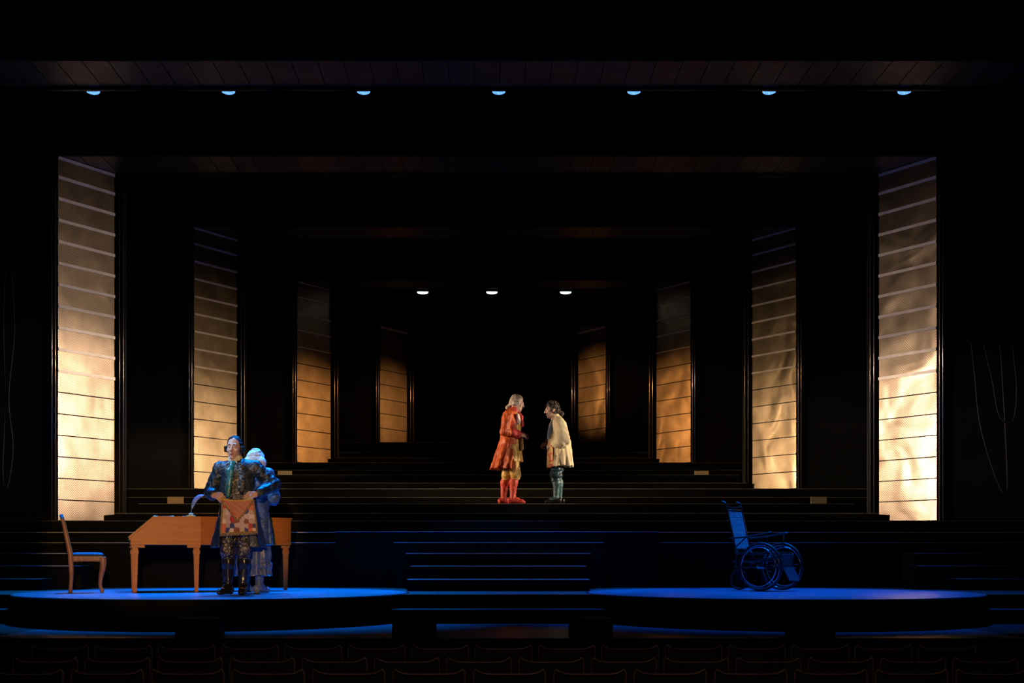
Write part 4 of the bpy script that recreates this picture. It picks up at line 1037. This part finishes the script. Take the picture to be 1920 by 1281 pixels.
# ---- white-wigged figure behind him, back turned
J = dict(pelvis=(0, 0, 0.84), waist=(0, 0, 1.0), chest=(0, -0.01, 1.20), neck=(0, -0.03, 1.36),
         shR=(-0.175, -0.01, 1.30), elR=(-0.235, -0.04, 1.05), wrR=(-0.13, -0.23, 1.02), shL=(0.175, -0.01, 1.30), elL=(0.235, -0.04, 1.05), wrL=(0.13, -0.23, 1.02),
         hipR=(-0.085, 0, 0.82), knR=(-0.085, -0.01, 0.45), anR=(-0.085, 0.01, 0.085), toeR=(-0.10, -0.12, 0.03),
         hipL=(0.085, 0, 0.82), knL=(0.085, -0.01, 0.45), anL=(0.085, 0.01, 0.085), toeL=(0.10, -0.12, 0.03))
hc = V3(0, -0.085, 1.455); R = rotm(0.3, 0.25, 0)
P = person('figure with fluffy white wig and long blue coat, standing behind the apron holder', (-2.73, 13.90, 0.006), math.radians(160), J, hc, R,
           [(J['wrR'], (0.5, -0.8, 0.0), (0.3, 0.2, -0.9), (0.6, -0.5, 0.6), 0.5), (J['wrL'], (-0.5, -0.8, 0.0), (-0.3, 0.2, -0.9), (-0.6, -0.5, 0.6), 0.5)])
COAT2 = brocade('blue_silk_coat', (0.045, 0.085, 0.17), (0.10, 0.17, 0.28), 14, 0.56, 0.55, tmetal=0.1)
F = Field((-0.5, -0.45, 0.40), (0.5, 0.5, 1.45), 0.008)
F.cone(V3(0, 0.01, 0.92), V3(0, 0.0, 1.05), 0.145, 0.14, 0.04, sq=(1.2, 0.95, 1)); F.cone(V3(0, 0, 1.05), V3(0, 0, 1.24), 0.14, 0.145, 0.05, sq=(1.25, 0.95, 1)); F.cone(V3(0, 0, 1.24), V3(0, -0.02, 1.35), 0.12, 0.075, 0.04)
for s in 'RL': F.cone(V3(0, 0, 1.32), J['sh' + s], 0.07, 0.078, 0.04)
F.skirt((0, 0, 1.0), (0, 0.03, 0.53), (0.18, 0.145), (0.235, 0.20), 0.03, folds=7, amp=0.06); F.skirt((0, 0, 0.9), (0, 0.03, 0.48), (0.15, 0.12), (0.215, 0.18), 0.005, True, folds=7, amp=0.06)
F.box((0, -0.28, 0.72), (0.10, 0.25, 0.30), 0.02, 0.02, True); F.ripple(0.008, 24, 14)
coat = F.build('coat', COAT2, P)
tube('hem_trim', [(0.24 * math.cos(a), 0.03 + 0.205 * math.sin(a), 0.535) for a in [(-0.25 + 1.5 * k / 30) * PI for k in range(31)]], 0.008, SILVER, coat, 6)
for s in 'RL':
    F = Field((-0.5, -0.5, 0.85), (0.5, 0.4, 1.45), 0.008); sleeve(F, J, s, 0.076, 0.068, 0.058, t=0.85); F.ripple(0.009, 36, 18); F.build('sleeve', COAT2, P)
ROBE = plain('blue_grey_silk', (0.10, 0.15, 0.24), 0.4, var=0.4, scale=12)
F = Field((-0.35, -0.35, 0.1), (0.35, 0.35, 0.95), 0.008); F.skirt((0, 0, 0.85), (0, 0.0, 0.19), (0.17, 0.15), (0.20, 0.175), 0.02, folds=9, amp=0.10, ph=1); F.skirt((0, 0, 0.6), (0, 0, 0.1), (0.13, 0.12), (0.18, 0.155), 0.005, True, folds=9, amp=0.10, ph=1); F.ripple(0.01, 30, 21)
rb_ = F.build('long_skirt', ROBE, P)
tube('hem_trim', [(0.2 * math.cos(a), 0.165 * math.sin(a), 0.20 + 0.008 * math.sin(9 * a)) for a in [2 * PI * k / 48 for k in range(48)]], 0.008, SILVER, rb_, 6, True)
for s in 'RL': shoe('shoe', J['an' + s], J['toe' + s], plain('pale_blue_shoe', (0.20, 0.26, 0.36), 0.4), P, 0.10)
legwear('stocking', J, ROBE, P, 0, 0, 0.058, 0.042)
WIG = plain('white_wig', (0.72, 0.72, 0.74), 0.75, var=0.3, scale=40, bump=0.8, bscale=70)
hair(hc + V3(0, 0.02, -0.01), rotm(0.3, 0.0, 0), WIG, P, True, 1.16, [((-0.05, 0.06, -0.015), (0.05, 0.06, -0.015), 0.078, 0.078), ((-0.045, 0.045, -0.07), (0.045, 0.045, -0.07), 0.065, 0.065)], seed=5, rip=0.010, low=-0.09)

# ---- man in the orange coat, facing right towards the other
J = dict(pelvis=(0, 0.02, 0.86), waist=(0, 0.02, 1.0), chest=(0, 0.01, 1.22), neck=(0, -0.02, 1.405),
         shR=(-0.175, 0.055, 1.345), elR=(-0.235, 0.115, 1.09), wrR=(-0.15, -0.115, 1.045), shL=(0.175, 0.03, 1.345), elL=(0.225, 0.02, 1.10), wrL=(0.09, -0.16, 1.06),
         hipR=(-0.085, 0.01, 0.84), knR=(-0.08, -0.06, 0.44), anR=(-0.075, -0.015, 0.085), toeR=(-0.085, -0.155, 0.03),
         hipL=(0.085, 0.03, 0.84), knL=(0.085, 0.075, 0.44), anL=(0.09, 0.125, 0.085), toeL=(0.11, 0.0, 0.03))
hc = V3(-0.005, -0.085, 1.545); R = rotm(0.0, 0.22, 0.0)
P = person('man in orange frock coat, gold breeches and red stockings', (0.24, 19.40, 1.208), PI / 2, J, hc, R,
           [(J['wrR'], (0.35, -0.9, -0.1), (0.6, 0.2, -0.6), (0.3, -0.2, 0.9), 1.0), (J['wrL'], (-0.5, -0.8, -0.1), (-0.6, 0.3, -0.6), (-0.3, -0.2, 0.9), 1.0)])
ORANGE = plain('orange_velvet', (0.62, 0.115, 0.018), 0.5, spec=0.4, var=0.3, scale=14, col2=(0.44, 0.055, 0.010))
REDC = plain('red_cloth', (0.62, 0.045, 0.035), 0.55, var=0.3, scale=16)
YEL = brocade('gold_brocade', (0.55, 0.30, 0.06), (0.72, 0.52, 0.20), 30, 0.55, 0.5, tmetal=0.2)
F = Field((-0.4, -0.45, 0.5), (0.4, 0.4, 1.5), 0.008)
F.cone(V3(0, 0.0, 0.92), V3(0, 0, 1.05), 0.13, 0.128, 0.04, sq=(1.15, 1.0, 1)); F.cone(V3(0, 0, 1.05), V3(0, -0.02, 1.27), 0.13, 0.13, 0.05, sq=(1.2, 1.0, 1)); F.cone(V3(0, -0.02, 1.27), V3(0, -0.03, 1.39), 0.11, 0.07, 0.04)
F.skirt((0, 0, 0.97), (0, -0.02, 0.64), (0.16, 0.135), (0.19, 0.15), 0.03, folds=7, amp=0.06); F.ripple(0.008, 40, 2)
vest = F.build('waistcoat', YEL, P)
for k in range(8): ball('button', (0.0, -0.150 + 0.001 * k * k * 0.2, 1.27 - k * 0.06), (0.008, 0.008, 0.008), GOLD, vest)
F = Field((-0.45, -0.4, 0.45), (0.45, 0.55, 1.5), 0.008)
F.cone(V3(0, 0.03, 0.96), V3(0, 0.025, 1.06), 0.142, 0.140, 0.04, sq=(1.2, 0.95, 1)); F.cone(V3(0, 0.025, 1.06), V3(0, 0.015, 1.28), 0.14, 0.142, 0.05, sq=(1.25, 1.0, 1)); F.cone(V3(0, 0.01, 1.28), V3(0, -0.005, 1.40), 0.12, 0.075, 0.04)
for s in 'RL': F.cone(V3(0, 0.015, 1.37), J['sh' + s], 0.068, 0.078, 0.04)
F.skirt((0, 0.025, 1.03), (0, 0.145, 0.53), (0.185, 0.15), (0.26, 0.20), 0.03, folds=7, amp=0.10, ph=0.4); F.skirt((0, 0.025, 0.93), (0, 0.145, 0.47), (0.15, 0.115), (0.225, 0.165), 0.005, True, folds=7, amp=0.10, ph=0.4)
F.box((0, -0.30, 0.75), (0.30, 0.235, 0.30), 0.03, 0.03, True, R=np.array(Matrix.Rotation(0.32, 3, 'X'))); F.box((0, -0.25, 1.2), (0.07, 0.2, 0.25), 0.02, 0.02, True)
F.ripple(0.009, 24, 31)
coat = F.build('coat', ORANGE, P)
for s in 'RL':
    F = Field((-0.5, -0.45, 0.9), (0.5, 0.4, 1.5), 0.008); sleeve(F, J, s, 0.080, 0.068, 0.050, t=0.86); F.ripple(0.010, 50, 33)
    el, wr = np.array(J['el' + s]), np.array(J['wr' + s]); sl_ = F.build('sleeve', ORANGE, P)
    F = Field((-0.5, -0.45, 0.9), (0.5, 0.4, 1.3), 0.007); F.cone(el + (wr - el) * 0.52, el + (wr - el) * 0.86, 0.068, 0.066, 0.01); F.ripple(0.006, 60, 4); F.build('cuff', REDC, sl_)
F = Field((-0.15, -0.3, 1.15), (0.15, 0.15, 1.5), 0.006); F.cone(V3(0, -0.01, 1.385), V3(0, -0.035, 1.435), 0.082, 0.072, 0.01); F.cone(V3(0, -0.10, 1.39), V3(0, -0.14, 1.33), 0.045, 0.04, 0.02); F.cone(V3(-0.03, -0.14, 1.34), V3(-0.035, -0.165, 1.20), 0.03, 0.022, 0.02); F.ripple(0.014, 60, 12); F.build('cravat', REDC, P)
F = Field((-0.25, -0.25, 1.15), (-0.02, 0.1, 1.45), 0.006); F.cone(V3(-0.13, -0.085, 1.33), V3(-0.125, -0.10, 1.24), 0.045, 0.035, 0.02, sq=(0.8, 0.8, 1)); F.ripple(0.016, 80, 15); F.build('lace_corsage', WHITE, P)
F = Field((-0.2, -0.3, 0.8), (0.1, 0.0, 1.05), 0.006); F.cone(V3(-0.11, -0.145, 0.97), V3(-0.11, -0.15, 0.84), 0.025, 0.03, 0.01); F.ripple(0.012, 90, 15); F.build('sash_tassel', GOLD, P)
breeches(J, YEL, P, 0.108, 0.078, 0.03, 7, 0.016)
STOCK = brocade('red_stocking', (0.60, 0.05, 0.03), (0.70, 0.16, 0.06), 22, 0.58, 0.5, tmetal=0.0)
legwear('stocking', J, STOCK, P, 0, 0, 0.062, 0.042)
for s in 'RL': shoe('shoe', J['an' + s], J['toe' + s], REDC, P, 0.09, GOLD)
PWIG = plain('powdered_wig', (0.55, 0.46, 0.36), 0.7, var=0.35, scale=26, bump=0.6, bscale=60)
hair(hc, R, PWIG, P, True, 1.02, [((0, 0.10, -0.05), (0, 0.135, -0.10), 0.028, 0.03)], seed=6)

# ---- man in the cream shirt, stooping, facing left
J = dict(pelvis=(0, 0.02, 0.83), waist=(0, 0.03, 0.96), chest=(0, 0.0, 1.14), neck=(0, -0.035, 1.305),
         shR=(-0.175, -0.02, 1.235), elR=(-0.24, -0.02, 0.99), wrR=(-0.10, -0.15, 0.93), shL=(0.175, 0.0, 1.235), elL=(0.25, 0.05, 0.965), wrL=(0.13, -0.08, 0.905),
         hipR=(-0.085, 0.01, 0.80), knR=(-0.085, 0.0, 0.43), anR=(-0.085, 0.03, 0.085), toeR=(-0.10, -0.10, 0.03),
         hipL=(0.085, 0.0, 0.80), knL=(0.085, -0.045, 0.43), anL=(0.085, -0.03, 0.085), toeL=(0.10, -0.16, 0.03))
hc = V3(0.01, -0.095, 1.44); R = rotm(0.12, 0.10, 0.0)
P = person('stooping dark-haired man in loose cream shirt and dark teal breeches', (0.95, 19.40, 1.208), -PI / 2, J, hc, R,
           [(J['wrL'], (-0.4, -0.85, -0.35), (-0.6, 0.4, -0.5), (-0.2, -0.3, 0.9), 1.0), (J['wrR'], (0.3, -0.9, -0.2), (0.6, 0.3, -0.6), (0.3, -0.2, 0.9), 0.9)])
CREAM = plain('cream_linen', (0.66, 0.55, 0.34), 0.75, spec=0.2, var=0.12, scale=8)
F = Field((-0.5, -0.45, 0.5), (0.5, 0.5, 1.4), 0.008)
F.cone(V3(0, 0.02, 0.92), V3(0, 0.015, 1.0), 0.155, 0.15, 0.05, sq=(1.15, 1, 1)); F.cone(V3(0, 0.015, 1.0), V3(0, 0.0, 1.18), 0.15, 0.14, 0.05, sq=(1.2, 1, 1)); F.cone(V3(0, 0, 1.18), V3(0, -0.02, 1.29), 0.12, 0.07, 0.04)
for s in 'RL': F.cone(V3(0, 0, 1.26), J['sh' + s], 0.07, 0.085, 0.04)
F.skirt((0, 0.03, 0.98), (0, 0.055, 0.575), (0.185, 0.16), (0.245, 0.185), 0.03, folds=14, amp=0.09); F.skirt((0, 0.02, 0.85), (0, 0.055, 0.5), (0.16, 0.13), (0.215, 0.155), 0.005, True, folds=14, amp=0.09)
F.box((0, -0.30, 0.70), (0.3, 0.215, 0.16), 0.02, 0.02, True); F.ripple(0.018, 40, 41)
shirt = F.build('shirt', CREAM, P)
for s in 'RL':
    F = Field((-0.55, -0.4, 0.75), (0.55, 0.4, 1.4), 0.008); el, wr, sh = (np.array(J[n + s]) for n in ('el', 'wr', 'sh'))
    F.cone(sh, el + (0, 0, 0.02), 0.088, 0.112, 0.05); F.cone(el, el + (wr - el) * 0.62, 0.110, 0.085, 0.05); F.cone(el + (wr - el) * 0.3 - (0, 0, 0.03), el + (wr - el) * 0.62 - (0, 0, 0.02), 0.09, 0.065, 0.04); F.ripple(0.020, 44, 43)
    sl_ = F.build('sleeve', CREAM, P)
    F = Field((-0.5, -0.45, 0.7), (0.5, 0.4, 1.2), 0.007); F.cone(el + (wr - el) * 0.80, el + (wr - el) * 0.95, 0.040, 0.044, 0.01); F.ripple(0.008, 80, 4); F.build('cuff', WHITE, sl_)
F = Field((-0.15, -0.2, 1.2), (0.15, 0.15, 1.42), 0.006); F.cone(V3(0, -0.02, 1.28), V3(0, -0.045, 1.335), 0.078, 0.070, 0.01); F.ripple(0.008, 70, 5); F.build('collar', CREAM, P)
STRAP = plain('blue_grey_strap', (0.16, 0.22, 0.28), 0.6, var=0.2)
st = [(0.135, -0.06, 1.265), (0.150, -0.10, 1.2), (0.155, -0.135, 1.1), (0.16, -0.145, 0.99)]
tube('brace_strap', [tuple(p) for p in spline(st, 6)], 0.030, STRAP, P, 10, flat=0.45, up=(0, 1, 0))
APR = brocade('red_gold_print', (0.66, 0.42, 0.14), (0.60, 0.07, 0.03), 9, 0.50, 0.6, tmetal=0.0)
def a2(u, v):
    a = (-0.95 + 1.9 * u); return (0.215 * math.sin(a) * (1 + 0.05 * v), 0.01 - (0.165 + 0.01 * v) * math.cos(a) - 0.012 * v * math.sin(u * 30), 0.935 - 0.385 * v + 0.008 * math.sin(u * 40) * v)
a_ = sheet('waist_apron', a2, 40, 20, APR, P, 0.005)
breeches(J, brocade('dark_teal_satin', (0.012, 0.035, 0.045), (0.10, 0.20, 0.22), 16, 0.60, 0.3, tmetal=0.3), P, 0.085, 0.078, 0.05, 9, 0.014, 0.75)
legwear('stocking', J, brocade('teal_stocking', (0.03, 0.085, 0.095), (0.16, 0.27, 0.27), 30, 0.58, 0.4, tmetal=0.1), P, 0, 0, 0.058, 0.042)
for s in 'RL': shoe('shoe', J['an' + s], J['toe' + s], BOOT, P, 0.09)
HAIRB = plain('brown_hair', (0.035, 0.022, 0.015), 0.55, var=0.5, scale=30, bump=0.7, bscale=50)
hair(hc, R, HAIRB, P, False, 1.06, [((0, 0.11, -0.02), (0, 0.15, -0.07), 0.030, 0.035), ((0, 0.15, -0.07), (0, 0.13, -0.13), 0.035, 0.018)], seed=8, rip=0.022)
hk = tube('curved_tool', [tuple(p) for p in spline([(0.72, 19.32, 2.055), (0.765, 19.31, 2.04), (0.80, 19.31, 2.065), (0.845, 19.31, 2.09), (0.87, 19.31, 2.10)], 6)], 0.008, CHROME, None, 8)
tag(hk, 'thin curved metal tool held by the man in the cream shirt', 'tool')
